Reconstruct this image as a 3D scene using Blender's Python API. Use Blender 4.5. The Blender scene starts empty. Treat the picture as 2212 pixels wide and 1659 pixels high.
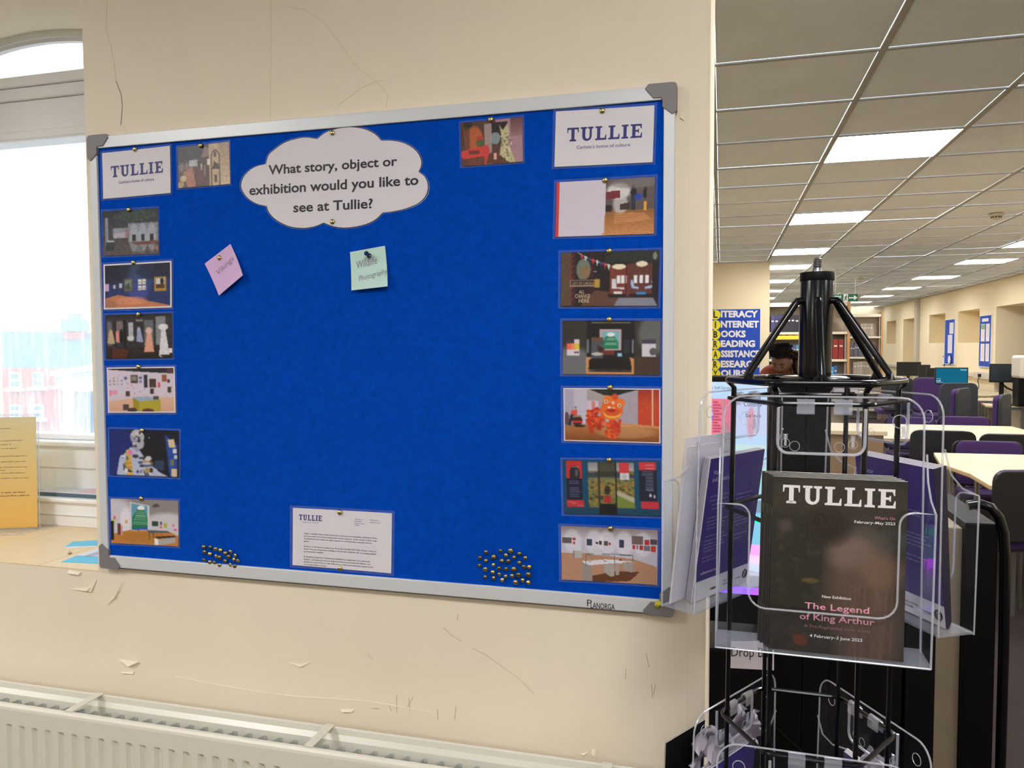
import bpy, math, random
import numpy as np
from mathutils import Vector, Matrix
random.seed(7)
sc = bpy.context.scene
COL = sc.collection
PI = math.pi
# ---------------------------------------------------------------- camera
FPX, YAW, PIT, ROL, CAMZ = 1666.5, -0.265, 0.0483, 0.0038, 1.5
CX, CY = 1106.0, 829.5
_f = np.array([math.sin(YAW)*math.cos(PIT), math.cos(YAW)*math.cos(PIT), -math.sin(PIT)])
_r = np.array([math.cos(YAW), -math.sin(YAW), 0.0])
_d = np.cross(_f, _r)
_r2 = _r*math.cos(ROL)+_d*math.sin(ROL)
_d2 = -_r*math.sin(ROL)+_d*math.cos(ROL)
cam_d = bpy.data.cameras.new('camera')
cam = bpy.data.objects.new('camera', cam_d); COL.objects.link(cam)
M = Matrix.Identity(4)
for i in range(3):
    M[i][0] = _r2[i]; M[i][1] = -_d2[i]; M[i][2] = -_f[i]
M[2][3] = CAMZ
cam.matrix_world = M
cam_d.sensor_width = 36.0; cam_d.lens = FPX/2212*36.0
cam_d.clip_start = 0.02; cam_d.clip_end = 400
sc.camera = cam
def ray(px, py):
    return (px-CX)/FPX*_r2 + (py-CY)/FPX*_d2 + _f
def _pt(r, k): return Vector((r[0]*k, r[1]*k, r[2]*k+CAMZ))
def PY(px, py, Y): r = ray(px, py); return _pt(r, Y/r[1])
def PZ(px, py, Z): r = ray(px, py); return _pt(r, (Z-CAMZ)/r[2])
def PX(px, py, X): r = ray(px, py); return _pt(r, X/r[0])
# ---------------------------------------------------------------- exposure, sky
sc.view_settings.view_transform = 'Standard'
sc.view_settings.look = 'None'
sc.view_settings.gamma = 1.0
sc.view_settings.use_curve_mapping = False
sc.view_settings.exposure = 0.16
sc.cycles.max_bounces = 10
sc.cycles.diffuse_bounces = 5
sc.cycles.transparent_max_bounces = 40
sc.cycles.caustics_reflective = False
sc.cycles.caustics_refractive = False
sc.cycles.sample_clamp_indirect = 6.0
PANEL_E = 25.0            # luminous ceiling panels
SKY_E = 3.0
w = bpy.data.worlds.new('overcast_sky'); sc.world = w; w.use_nodes = True
wb = w.node_tree.nodes['Background']
wb.inputs[0].default_value = (0.86, 0.93, 1.0, 1); wb.inputs[1].default_value = SKY_E
# ---------------------------------------------------------------- materials
def L(c):
    c = c/255.0
    return c/12.92 if c <= 0.04045 else ((c+0.055)/1.055)**2.4
def S(r, g, b, k=1.0): return (min(L(r)*k, 1), min(L(g)*k, 1), min(L(b)*k, 1), 1)
MATS = {}
def mat(name, rgb=(0.5, 0.5, 0.5, 1), rough=0.6, metal=0.0, spec=0.5, noise=0.0, nscale=8.0, bump=0.0, bscale=60.0, coat=0.0, emit=None, emit_s=1.0, col2=None, attr=None, alpha=None):
    if name in MATS: return MATS[name]
    m = bpy.data.materials.new(name); m.use_nodes = True; MATS[name] = m
    nt = m.node_tree; n = nt.nodes; lk = nt.links
    b = n['Principled BSDF']
    b.inputs['Base Color'].default_value = rgb
    b.inputs['Roughness'].default_value = rough
    b.inputs['Metallic'].default_value = metal
    b.inputs['Specular IOR Level'].default_value = spec
    b.inputs['Coat Weight'].default_value = coat
    if alpha is not None: b.inputs['Alpha'].default_value = alpha
    if emit:
        b.inputs['Emission Color'].default_value = emit; b.inputs['Emission Strength'].default_value = emit_s
    tc = None
    if noise or bump: tc = n.new('ShaderNodeTexCoord')
    if noise:
        t = n.new('ShaderNodeTexNoise'); t.inputs['Scale'].default_value = nscale; t.inputs['Detail'].default_value = 6
        lk.new(tc.outputs['Object'], t.inputs['Vector'])
        r = n.new('ShaderNodeValToRGB')
        c2 = col2 or tuple([min(1, x*(1+noise)) for x in rgb[:3]]+[1])
        r.color_ramp.elements[0].position = 0.3; r.color_ramp.elements[1].position = 0.7
        r.color_ramp.elements[0].color = tuple([x*(1-noise) for x in rgb[:3]]+[1]); r.color_ramp.elements[1].color = c2
        lk.new(t.outputs['Fac'], r.inputs['Fac']); lk.new(r.outputs['Color'], b.inputs['Base Color'])
    if bump:
        t2 = n.new('ShaderNodeTexNoise'); t2.inputs['Scale'].default_value = bscale; t2.inputs['Detail'].default_value = 5
        lk.new(tc.outputs['Object'], t2.inputs['Vector'])
        bp = n.new('ShaderNodeBump'); bp.inputs['Strength'].default_value = bump; bp.inputs['Distance'].default_value = 0.01
        lk.new(t2.outputs['Fac'], bp.inputs['Height']); lk.new(bp.outputs['Normal'], b.inputs['Normal'])
    if attr:
        a = n.new('ShaderNodeVertexColor'); a.layer_name = attr
        lk.new(a.outputs['Color'], b.inputs['Base Color'])
    return m
def emat(name, rgb, s):
    m = mat(name, (0, 0, 0, 1), emit=rgb, emit_s=s, spec=0.0); return m
def acrylic(name, haze=0.03, tint=(0.97, 0.98, 1.0, 1), hazec=(0.8, 0.82, 0.9, 1), rough=0.04, fres=1.0):
    m = bpy.data.materials.new(name); m.use_nodes = True
    nt = m.node_tree; n = nt.nodes; lk = nt.links
    for x in list(n): n.remove(x)
    out = n.new('ShaderNodeOutputMaterial')
    tr = n.new('ShaderNodeBsdfTransparent'); tr.inputs[0].default_value = tint
    gl = n.new('ShaderNodeBsdfGlossy'); gl.inputs['Roughness'].default_value = rough
    df = n.new('ShaderNodeBsdfDiffuse'); df.inputs[0].default_value = hazec
    fr = n.new('ShaderNodeFresnel'); fr.inputs[0].default_value = 1.45
    mu = n.new('ShaderNodeMath'); mu.operation = 'MULTIPLY'; mu.inputs[1].default_value = fres
    ge = n.new('ShaderNodeNewGeometry'); iv = n.new('ShaderNodeMath'); iv.operation = 'SUBTRACT'; iv.inputs[0].default_value = 1.0; lk.new(ge.outputs['Backfacing'], iv.inputs[1])
    m3 = n.new('ShaderNodeMath'); m3.operation = 'MULTIPLY'
    m1 = n.new('ShaderNodeMixShader'); m1.inputs[0].default_value = haze
    m2 = n.new('ShaderNodeMixShader')
    lk.new(fr.outputs[0], mu.inputs[0]); lk.new(mu.outputs[0], m3.inputs[0]); lk.new(iv.outputs[0], m3.inputs[1]); lk.new(m3.outputs[0], m2.inputs[0])
    lk.new(tr.outputs[0], m1.inputs[1]); lk.new(df.outputs[0], m1.inputs[2])
    lk.new(m1.outputs[0], m2.inputs[1]); lk.new(gl.outputs[0], m2.inputs[2]); lk.new(m2.outputs[0], out.inputs[0])
    MATS[name] = m
    return m
WALL = mat('cream_plaster', S(240, 229, 208), 0.72, spec=0.3, noise=0.035, nscale=2.2, bump=0.16, bscale=7)
WALLF = mat('cream_wall_far', S(230, 216, 184), 0.8, noise=0.03, nscale=1.5)
WHITEP = mat('white_gloss_paint', S(236, 238, 240), 0.35, noise=0.03, nscale=4)
TILE = mat('mineral_ceiling_tile', S(234, 242, 252), 0.9, noise=0.03, nscale=3, bump=0.1, bscale=300)
TBAR = mat('ceiling_grid_metal', S(176, 174, 170), 0.8, spec=.2)
BLUE = mat('blue_felt', S(3, 74, 190), 1.0, spec=0.05, noise=0.12, nscale=90, bump=0.3, bscale=900)
ALU = mat('brushed_aluminium', S(218, 222, 226), 0.38, metal=0.12)
CORNER = mat('grey_plastic', S(128, 124, 126), 0.5)
BLACK = mat('gloss_black_paint', (0.003, 0.003, 0.004, 1), 0.2, spec=.4)
BLACKM = mat('matt_black', (0.003, 0.003, 0.003, 1), 0.5, spec=0.15)
STEEL = mat('steel', S(170, 170, 172), 0.3, metal=1.0, noise=0.2, nscale=200)
BRASS = mat('brass', S(208, 190, 130), 0.28, metal=1.0)
BRASSD = mat('tarnished_brass', S(160, 140, 92), 0.35, metal=1.0)
PAPER = mat('white_paper', S(226, 222, 230), 0.6)
PRINT = mat('colour_print', rough=0.32, attr='print', spec=0.4)
INK = mat('navy_ink', S(42, 40, 120), 0.5)
INKB = mat('black_ink', S(32, 30, 34), 0.5)
INKG = mat('grey_pencil', S(130, 125, 140), 0.7)
LAM = acrylic('laminate_film', 0.10, hazec=(0.55, 0.68, 0.95, 1), rough=0.12, fres=0.6)
ACR = acrylic('clear_acrylic', 0.002, fres=0.28)
ACRM = acrylic('thick_acrylic', 0.17, hazec=(.8, .8, .86, 1), rough=.1, fres=1.8)
ACRE = acrylic('acrylic_edge_highlight', 0.34, hazec=(0.78, 0.78, 0.84, 1), rough=0.15, fres=1.6)  # paler than the plates: the bright edge highlight is put into its colour
# ---------------------------------------------------------------- helpers
def link(o, parent=None):
    COL.objects.link(o)
    if parent is not None: o.parent = parent
    return o
def tag(o, label=None, cat=None, group=None, kind=None):
    if label: o['label'] = label
    if cat: o['category'] = cat
    if group: o['group'] = group
    if kind: o['kind'] = kind
    return o
def wloc(o):
    v = Vector((0, 0, 0))
    while o is not None: v = v + o.location; o = o.parent
    return v
def empty(name, loc, label=None, cat=None, group=None, kind=None, parent=None):
    o = bpy.data.objects.new(name, None); o.empty_display_size = 0.05
    o.location = Vector(loc) - (wloc(parent) if parent else Vector((0, 0, 0)))
    link(o, parent); return tag(o, label, cat, group, kind)
class MB:
    def __init__(s): s.v = []; s.f = []; s.m = []
    def add(s, vs, fs, mi=0):
        k = len(s.v); s.v += [tuple(v) for v in vs]
        for f in fs: s.f.append(tuple(i+k for i in f)); s.m.append(mi)
        return s
    def hexa(s, p, mi=0):
        return s.add(p, [(0, 3, 2, 1), (4, 5, 6, 7), (0, 1, 5, 4), (1, 2, 6, 5), (2, 3, 7, 6), (3, 0, 4, 7)], mi)
    def box(s, a, b, mi=0):
        x0, y0, z0 = a; x1, y1, z1 = b
        return s.hexa([(x0, y0, z0), (x1, y0, z0), (x1, y1, z0), (x0, y1, z0), (x0, y0, z1), (x1, y0, z1), (x1, y1, z1), (x0, y1, z1)], mi)
    def slab(s, poly, off, mi=0):
        """polygon (list of 3D points) extruded by vector off"""
        n = len(poly); off = Vector(off); p = [Vector(q) for q in poly]
        vs = p + [q+off for q in p]
        fs = [tuple(range(n)), tuple(range(2*n-1, n-1, -1))] + [(i, i+n, (i+1) % n+n, (i+1) % n) for i in range(n)]
        return s.add(vs, fs, mi)
    def tube(s, pts, r, n=8, closed=False, mi=0, caps=True):
        pts = [Vector(p) for p in pts]; N = len(pts); k = len(s.v)
        up = None; rr = r if isinstance(r, (list, tuple)) else [r]*N
        for i, p in enumerate(pts):
            if closed: t = pts[(i+1) % N]-pts[i-1]
            else: t = pts[min(i+1, N-1)]-pts[max(i-1, 0)]
            t.normalize()
            if up is None: up = Vector((0, 0, 1)) if abs(t.z) < 0.9 else Vector((1, 0, 0))
            a = up - t*up.dot(t)
            if a.length < 1e-6: a = t.orthogonal()
            a.normalize(); b = t.cross(a); up = a
            for j in range(n):
                th = 2*PI*j/n
                s.v.append(tuple(p+(a*math.cos(th)+b*math.sin(th))*rr[i]))
        R = N if closed else N-1
        for i in range(R):
            for j in range(n):
                A = k+i*n+j; B = k+i*n+(j+1) % n; i2 = (i+1) % N
                s.f.append((A, B, k+i2*n+(j+1) % n, k+i2*n+j)); s.m.append(mi)
        if caps and not closed:
            s.f.append(tuple(k+j for j in range(n-1, -1, -1))); s.m.append(mi)
            s.f.append(tuple(k+(N-1)*n+j for j in range(n))); s.m.append(mi)
        return s
    def lathe(s, prof, c, ax=(0, 0, 1), n=16, mi=0):
        ax = Vector(ax).normalized(); a = ax.orthogonal().normalized(); b = ax.cross(a); c = Vector(c); k = len(s.v)
        for r, h in prof:
            for j in range(n):
                th = 2*PI*j/n; s.v.append(tuple(c+ax*h+(a*math.cos(th)+b*math.sin(th))*r))
        for i in range(len(prof)-1):
            for j in range(n):
                s.f.append((k+i*n+j, k+i*n+(j+1) % n, k+(i+1)*n+(j+1) % n, k+(i+1)*n+j)); s.m.append(mi)
        s.f.append(tuple(k+j for j in range(n-1, -1, -1))); s.m.append(mi)
        s.f.append(tuple(k+(len(prof)-1)*n+j for j in range(n))); s.m.append(mi)
        return s
    def build(s, name, mats, parent=None, origin=None, smooth=False, bevel=0.0, T=None):
        if not isinstance(mats, (list, tuple)): mats = [mats]
        vs = s.v
        if T is not None: vs = [tuple(T(v)) for v in vs]
        a = np.array(vs)
        if origin is None:
            lo = a.min(0); hi = a.max(0); origin = ((lo[0]+hi[0])/2, (lo[1]+hi[1])/2, lo[2])
        origin = Vector(origin)
        me = bpy.data.meshes.new(name)
        me.from_pydata([tuple(x) for x in (a-np.array(origin))], [], s.f)
        for m_ in mats: me.materials.append(m_)
        me.polygons.foreach_set('material_index', s.m)
        if smooth: me.polygons.foreach_set('use_smooth', [True]*len(s.f))
        me.update()
        if smooth:
            try: me.set_sharp_from_angle(angle=0.7)
            except Exception: pass
        o = bpy.data.objects.new(name, me)
        o.location = origin - (wloc(parent) if parent else Vector((0, 0, 0)))
        link(o, parent)
        if bevel:
            bm = o.modifiers.new('bevel', 'BEVEL'); bm.width = bevel; bm.segments = 2; bm.limit_method = 'ANGLE'
        return o
def B1(name, a, b, m, parent=None, bevel=0.0, **k):
    o = MB().box(a, b).build(name, m, parent, bevel=bevel)
    return tag(o, **k)
def copy_tree(o, parent=None):
    c = o.copy(); COL.objects.link(c); c.parent = parent
    for ch in list(o.children): copy_tree(ch, c)
    return c
# text -> flat triangles in a unit frame (x from 0 to width, y baseline 0)
_tc = {}
def glyphs(s, bold=0.0, res=2):
    key = (s, bold, res)
    if key in _tc: return _tc[key]
    cu = bpy.data.curves.new('t', 'FONT'); cu.body = s; cu.size = 1.0; cu.offset = bold; cu.resolution_u = res
    ob = bpy.data.objects.new('t', cu); COL.objects.link(ob)
    dg = bpy.context.evaluated_depsgraph_get(); dg.update()
    me = ob.evaluated_get(dg).to_mesh()
    v = np.array([x.co[:2] for x in me.vertices]) if len(me.vertices) else np.zeros((0, 2))
    f = [tuple(p.vertices) for p in me.polygons]
    ob.evaluated_get(dg).to_mesh_clear()
    bpy.data.objects.remove(ob); bpy.data.curves.remove(cu)
    _tc[key] = (v, f); return v, f
def text_on(mb, fn, s, u0, u1, vb, vh, bold=0.0, mi=0, res=2, slope=0.0):
    """place text between u0,u1 with baseline vb and cap height vh; fn(u,v)->3D. v grows downward."""
    v, f = glyphs(s, bold, res)
    if len(v) == 0: return
    x0, x1 = v[:, 0].min(), v[:, 0].max(); sx = (u1-u0)/(x1-x0); sy = vh/0.73
    mb.add([fn(u0+(x-x0)*sx, vb-y*sy+slope*(x-x0)*sx) for x, y in v], f, mi)
def _tullie():
    P = {'T': (.80, [[(0, 1), (.8, 1), (.8, .86), (0, .86)], [(0, .87), (.09, .87), (.05, .62), (0, .62)], [(.8, .87), (.71, .87), (.75, .62), (.8, .62)], [(.29, .9), (.51, .9), (.51, .05), (.29, .05)], [(.17, 0), (.63, 0), (.63, .11), (.51, .15), (.29, .15), (.17, .11)]]),
         'L': (.76, [[(.0, 1), (.46, 1), (.46, .89), (.34, .86), (.12, .86), (0, .89)], [(.12, .9), (.34, .9), (.34, .1), (.12, .1)], [(0, 0), (.76, 0), (.76, .14), (.12, .14), (0, .1)], [(.76, .1), (.76, .38), (.71, .38), (.64, .12)]]),
         'I': (.46, [[(.0, 1), (.46, 1), (.46, .89), (.34, .86), (.12, .86), (0, .89)], [(.12, .9), (.34, .9), (.34, .1), (.12, .1)], [(0, 0), (.46, 0), (.46, .11), (.34, .14), (.12, .14), (0, .11)]]),
         'E': (.78, [[(0, 1), (.75, 1), (.75, .86), (.12, .86), (0, .89)], [(.75, .9), (.75, .66), (.7, .66), (.63, .88)], [(.12, .9), (.34, .9), (.34, .1), (.12, .1)], [(.3, .57), (.5, .57), (.5, .44), (.3, .44)], [(.5, .64), (.57, .66), (.57, .35), (.5, .37)], [(0, 0), (.78, 0), (.78, .14), (.12, .14), (0, .1)], [(.78, .1), (.78, .38), (.73, .38), (.66, .12)]])}
    U = [[(.0, 1), (.44, 1), (.44, .89), (.33, .86), (.11, .86), (0, .89)], [(.5, 1), (.88, 1), (.88, .89), (.79, .86), (.6, .86), (.5, .89)], [(.11, .9), (.33, .9), (.33, .32), (.11, .32)], [(.62, .9), (.77, .9), (.77, .32), (.62, .32)]]
    n = 10; c = .44
    for i in range(n):
        a, b = PI+PI*i/n, PI+PI*(i+1)/n
        o = lambda t: (c+.33*math.cos(t), .33+.35*math.sin(t))
        q = lambda t: (c+.035+.145*math.cos(t), .33+.19*math.sin(t))
        U.append([o(a), o(b), q(b), q(a)])
    P['U'] = (.88, U)
    out = []; x = 0
    for ch in 'TULLIE':
        w_, ps = P[ch]
        for p in ps: out.append([(x+a, b) for a, b in p])
        x += w_+.14
    return out, x-.14
TUL, TULW = _tullie()
def tullie_on(mb, fn, u0, u1, vtop, vbot, mi=0, slope=0.0):
    for p in TUL:
        mb.add([fn(u0+(u1-u0)*a/TULW, vbot+(vtop-vbot)*b+slope*(u1-u0)*a/TULW) for a, b in p], [tuple(range(len(p)))], mi)
# raster print painter
class Paint:
    def __init__(s, nx, ny, bg=(128, 128, 128)):
        s.nx, s.ny = nx, ny
        s.U, s.V = np.meshgrid((np.arange(nx)+.0)/(nx-1), (np.arange(ny)+.0)/(ny-1))
        s.a = np.zeros((ny, nx, 3)); s.a[:] = bg; s.rs = np.random.RandomState(nx*7+ny)
    def _mix(s, m, c, o=1.0):
        m = (m*o)[..., None]; s.a = s.a*(1-m)+np.array(c, float)*m; return s
    def rect(s, u0, v0, u1, v1, c, o=1.0): return s._mix(((s.U >= u0) & (s.U <= u1) & (s.V >= v0) & (s.V <= v1)).astype(float), c, o)
    def ell(s, u, v, ru, rv, c, o=1.0, soft=0.0):
        d = ((s.U-u)/ru)**2+((s.V-v)/rv)**2
        m = np.clip((1+soft-d)/(soft+1e-3), 0, 1) if soft else (d <= 1).astype(float)
        return s._mix(m, c, o)
    def poly(s, pts, c, o=1.0):
        m = np.zeros_like(s.U, bool); n = len(pts)
        for i in range(n):
            x0, y0 = pts[i]; x1, y1 = pts[(i+1) % n]
            if y0 == y1: continue
            cr = ((y0 > s.V) != (y1 > s.V)) & (s.U < (x1-x0)*(s.V-y0)/(y1-y0)+x0)
            m ^= cr
        return s._mix(m.astype(float), c, o)
    def vgrad(s, v0, v1, c0, c1, u0=0, u1=1):
        t = np.clip((s.V-v0)/(v1-v0), 0, 1)[..., None]; c = np.array(c0, float)*(1-t)+np.array(c1, float)*t
        m = ((s.V >= v0) & (s.V <= v1) & (s.U >= u0) & (s.U <= u1))[..., None]; s.a = np.where(m, c, s.a); return s
    def speck(s, amt, k=1, u0=0, v0=0, u1=1, v1=1):
        h, w_ = (s.ny+k-1)//k, (s.nx+k-1)//k
        n = s.rs.randn(h, w_)*amt; n = np.kron(n, np.ones((k, k)))[:s.ny, :s.nx]
        m = ((s.U >= u0) & (s.U <= u1) & (s.V >= v0) & (s.V <= v1)); s.a = s.a+(n*m)[..., None]; return s
    def line(s, x0, y0, x1, y1, wd, c, o=1.0):
        dx, dy = x1-x0, y1-y0; l = math.hypot(dx, dy)+1e-9; nx_, ny_ = -dy/l*wd, dx/l*wd
        return s.poly([(x0+nx_, y0+ny_), (x1+nx_, y1+ny_), (x1-nx_, y1-ny_), (x0-nx_, y0-ny_)], c, o)
    def blur(s, k=1):
        for _ in range(k):
            p = np.pad(s.a, ((1, 1), (1, 1), (0, 0)), 'edge')
            s.a = (p[:-2, 1:-1]+p[2:, 1:-1]+p[1:-1, :-2]+p[1:-1, 2:]+2*p[1:-1, 1:-1])/6
        return s
    def lin(s, k=1.0):
        c = np.clip(s.a, 0, 255)/255.0
        l = np.where(c <= 0.04045, c/12.92, ((c+0.055)/1.055)**2.4)*k
        return np.clip(l, 0, 0.9)
def bil(q):
    TL, TR, BR, BL = [Vector(p) for p in q]
    return lambda u, v: (TL*(1-u)+TR*u)*(1-v)+(BL*(1-u)+BR*u)*v
def raster(name, P, fn, parent, k=1.15, material=None, label=None):
    """grid mesh carrying the print colours; fn(u,v)->3D"""
    nx, ny = P.nx, P.ny
    pts = [fn(u, v) for v in np.linspace(0, 1, ny) for u in np.linspace(0, 1, nx)]
    a = np.array([tuple(p) for p in pts]); org = a.mean(0)
    idx = np.arange(nx*ny).reshape(ny, nx)
    f = np.stack([idx[:-1, :-1], idx[1:, :-1], idx[1:, 1:], idx[:-1, 1:]], -1).reshape(-1, 4)
    me = bpy.data.meshes.new(name); me.from_pydata((a-org).tolist(), [], f.tolist())
    ca = me.color_attributes.new('print', 'FLOAT_COLOR', 'POINT')
    c = np.ones((nx*ny, 4)); c[:, :3] = P.lin(k).reshape(-1, 3)
    ca.data.foreach_set('color', c.ravel())
    me.materials.append(material or PRINT); me.update()
    o = bpy.data.objects.new(name, me); o.location = Vector(org)-(wloc(parent) if parent else Vector((0, 0, 0)))
    link(o, parent); return tag(o, label)
def rrect(x0, y0, x1, y1, r, n=5):
    out = []
    for cx_, cy_, a0 in ((x1-r, y1-r, 0), (x0+r, y1-r, PI/2), (x0+r, y0+r, PI), (x1-r, y0+r, 1.5*PI)):
        for i in range(n+1): a = a0+PI/2*i/n; out.append((cx_+r*math.cos(a), cy_+r*math.sin(a)))
    return out
# ================================================================ room shell
YW = 1.35; FLOOR = 0.0; CEIL = CAMZ+1.0658; XE = -0.022
SILL = CAMZ-0.478
XJ, XC, AR = -1.291, -1.77, 1.0        # window jamb, arch centre, arch radius
AZ = CAMZ+0.846                         # crown of the arch
def arcz(x, r=AR, top=AZ): return top-(r-math.sqrt(max(r*r-(x-XC)**2, 0)))
XJ2 = 2*XC-XJ
front = empty('wall_front', (0, YW, 0), kind='structure')
m = MB(); TOPW = 3.3; YB = 1.98
m.box((XJ, YW, 0), (XE-0.006, YB, TOPW))
m.box((XJ2, YW, 0), (XJ, YB, SILL-0.003))
m.box((-5.0, YW, 0), (XJ2, YB, TOPW))
m.box((XE-0.006, YW+0.006, 0), (XE, YB, TOPW))
m.add([(XE-0.006, YW, 0), (XE, YW+0.006, 0), (XE, YW+0.006, TOPW), (XE-0.006, YW, TOPW)], [(0, 1, 2, 3)])
n = 24; YB0 = YB; YB = 1.735
for i in range(n):
    xa = XJ2+(XJ-XJ2)*i/n; xb = XJ2+(XJ-XJ2)*(i+1)/n; za, zb = arcz(xa), arcz(xb)
    m.hexa([(xa, YW, za), (xb, YW, zb), (xb, YB, zb), (xa, YB, za), (xa, YW, TOPW), (xb, YW, TOPW), (xb, YB, TOPW), (xa, YB, TOPW)])
YB = YB0
m.build('plaster', WALL, front)
# corner bead ridge of the pier, chips and cracks in the plaster
def wl(pts, wd, name, mt, lift=0.0004):
    mb = MB(); P = [PY(a, b, YW) for a, b in pts]
    for i in range(len(P)-1):
        a, b = P[i], P[i+1]; t = (b-a).normalized(); nn = Vector((-t.z, 0, t.x))*wd
        y = YW-lift
        q = [a+nn, b+nn, b-nn, a-nn]
        mb.slab([(p.x, y, p.z) for p in q], (0, 0.0004, 0))
    return mb.build(name, mt, front)
CRK = mat('plaster_crack', S(140, 122, 94), 0.9)
CRKL = mat('faint_plaster_crack', S(222, 207, 180), 0.9)
SCUF = mat('scuff_mark', S(208, 194, 170), 0.9)
SCUFD = mat('dark_scuff_mark', S(148, 136, 118), 0.9)
wl([(232, 0), (229, 60), (240, 100), (247, 140), (251, 175)], 0.0004, 'crack', CRKL)
wl([(251, 175), (262, 205), (264.5, 228), (263, 250), (261, 270)], 0.0007, 'crack', CRK)
wl([(261, 270), (272, 280), (282, 290)], 0.0003, 'crack', CRKL)
wl([(618, 14), (660, 22), (700, 48), (735, 95), (770, 145), (812, 176), (838, 205), (834, 232)], 0.0005, 'crack', CRKL)
wl([(812, 176), (833, 173)], 0.0004, 'crack', CRKL); wl([(812, 176), (780, 190), (730, 228)], 0.0004, 'crack', CRKL)
wl([(585, 0), (584, 262)], 0.0004, 'crack', CRKL)
for pts in ([(958, 1355), (975, 1372), (996, 1385)], [(1020, 1400), (1050, 1415), (1085, 1440)], [(1085, 1440), (1120, 1465), (1140, 1485), (1154, 1500)], [(700+240*.389, 1180+595*.389), (700+270*.389, 1180+630*.389)]):
    wl(pts, 0.0006, 'scuff', SCUF)
for pts in ([(857, 1500), (857, 1540)], [(883, 1508), (886, 1535)], [(840, 1522), (846, 1536)], [(985, 1525), (982, 1555)], [(945, 1532), (946, 1555)], [(1396, 1412), (1402, 1442)], [(1407, 1478), (1410, 1507)], [(1416, 1478), (1412, 1500)], [(989, 1326), (988, 1340)], [(1352, 1445), (1351, 1468)], [(802, 1530), (820, 1531)], [(893, 1505), (880, 1528)]):
    wl(pts, 0.00035, 'scuff', SCUFD)
# peeling paint flakes, small curled skins standing proud
def flake(pts, lift=0.005):
    mb = MB(); P = [PY(a, b, YW) for a, b in pts]; c = sum(P, Vector())/len(P)
    q = [Vector((p.x, YW-0.0006, p.z)) for p in P]; q[-1].y -= lift; q[len(q)//2].y -= lift*.6
    cc = Vector((c.x, YW-lift*.5, c.z)); mb.add(q+[cc], [(i, (i+1) % len(q), len(q)) for i in range(len(q))])
    return mb.build('paint_flake', WALL, front)
flake([(253, 1422), (300, 1430), (303, 1428), (283, 1437)], 0.007)
flake([(150, 1230), (175, 1236), (172, 1241), (150, 1236)], 0.006)
flake([(262, 1451), (290, 1450), (290, 1455), (266, 1453)], 0.003)
flake([(205, 1262), (210, 1250), (199, 1278), (150, 1272), (190, 1276)], 0.004)
flake([(265, 1258), (262, 1275), (228, 1308), (250, 1290)], 0.004)
flake([(1278, 1618), (1288, 1617), (1286, 1632), (1279, 1628)], 0.006)
flake([(1252, 1628), (1272, 1622), (1262, 1629)], 0.004)
flake([(735, 1532), (768, 1531), (760, 1537), (740, 1536)], 0.004)
flake([(615, 1428), (640, 1432), (655, 1438), (672, 1430), (650, 1440)], 0.003)
flake([(1472, 232), (1480, 226), (1478, 262), (1470, 255)], 0.003)
# long filled plaster ridge low on the wall
mb = MB(); pts = [(380, 1462), (470, 1480), (560, 1495), (640, 1505), (720, 1510), (800, 1516), (930, 1538)]
mb.tube([(PY(a, b, YW).x, YW+0.0005, PY(a, b, YW).z) for a, b in pts], 0.0013, 6); mb.build('plaster_ridge', WALL, front)
mb = MB(); mb.tube([PY(1489, 200, YW+0.0006), PY(1487, 700, YW+0.0006), PY(1484, 1640, YW+0.0006)], 0.0011, 6); mb.build('plaster_ridge', WALL, front)
# window board: slabs
sill = empty('trim_1', (XC, YW, SILL), kind='structure')
WOOD = mat('painted_sill_board', S(228, 206, 168), 0.4, noise=0.03, nscale=3)
SB = 1.70
xs = [XJ2-.02, -2.02, -1.765, -1.452, XJ+.02]
for r_, (ya, yb) in enumerate(((YW+0.0005, 1.545), (1.548, SB))):
    for i in range(4):
        a, b = xs[i], xs[i+1]
        sh = 0.0 if r_ == 0 else 0.09
        mb = MB(); mb.hexa([(a+.001+sh, ya, SILL-.003), (b-.001+sh, ya, SILL-.003), (b-.001+sh, yb, SILL-.003), (a+.001+sh, yb, SILL-.003), (a+.001+sh, ya, SILL), (b-.001+sh, ya, SILL), (b-.001+sh, yb, SILL), (a+.001+sh, yb, SILL)])
        mb.build('tile', WOOD, sill, bevel=0.0006)
# ---- window
win = empty('window_1', (XC, 1.72, SILL), kind='structure')
def wb_(name, a, b, m_=WHITEP, bev=0.002): o = MB().box(a, b).build(name, m_, win, bevel=bev); return o
xl, xr = XJ2, XJ
wb_('apron_panel', (xl, 1.668, SILL), (xr, 1.74, CAMZ-.412))
wb_('apron_panel', (xl, 1.672, SILL-.0), (xr, 1.675, SILL+.001))
wb_('apron_moulding', (xl, 1.662, CAMZ-.447), (xr, 1.67, CAMZ-.4435))
wb_('ledge', (xl, 1.655, CAMZ-.412), (xr, 1.76, CAMZ-.400), bev=.004)
wb_('bottom_rail', (xl, 1.742, CAMZ-.400), (xr, 1.80, CAMZ-.333))
wb_('bottom_rail', (xl, 1.734, CAMZ-.3325), (xr, 1.80, CAMZ-.270))
wb_('window_ledge', (xl, 1.715, CAMZ-.270), (xr, 1.80, CAMZ-.256), bev=.004)
wb_('glazing_bead', (xl, 1.752, CAMZ-.256), (xr, 1.80, CAMZ-.240), bev=.004)
wb_('glazing_bead', (xl, 1.690, CAMZ+.560), (xr, 1.76, CAMZ+.588), bev=.006)
wb_('transom', (xl, 1.700, CAMZ+.588), (xr, 1.78, CAMZ+.668))
wb_('transom_moulding', (xl, 1.690, CAMZ+.6685), (xr, 1.78, CAMZ+.700))
wb_('transom_sill', (xl, 1.680, CAMZ+.7005), (xr, 1.73, CAMZ+.727))
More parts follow.
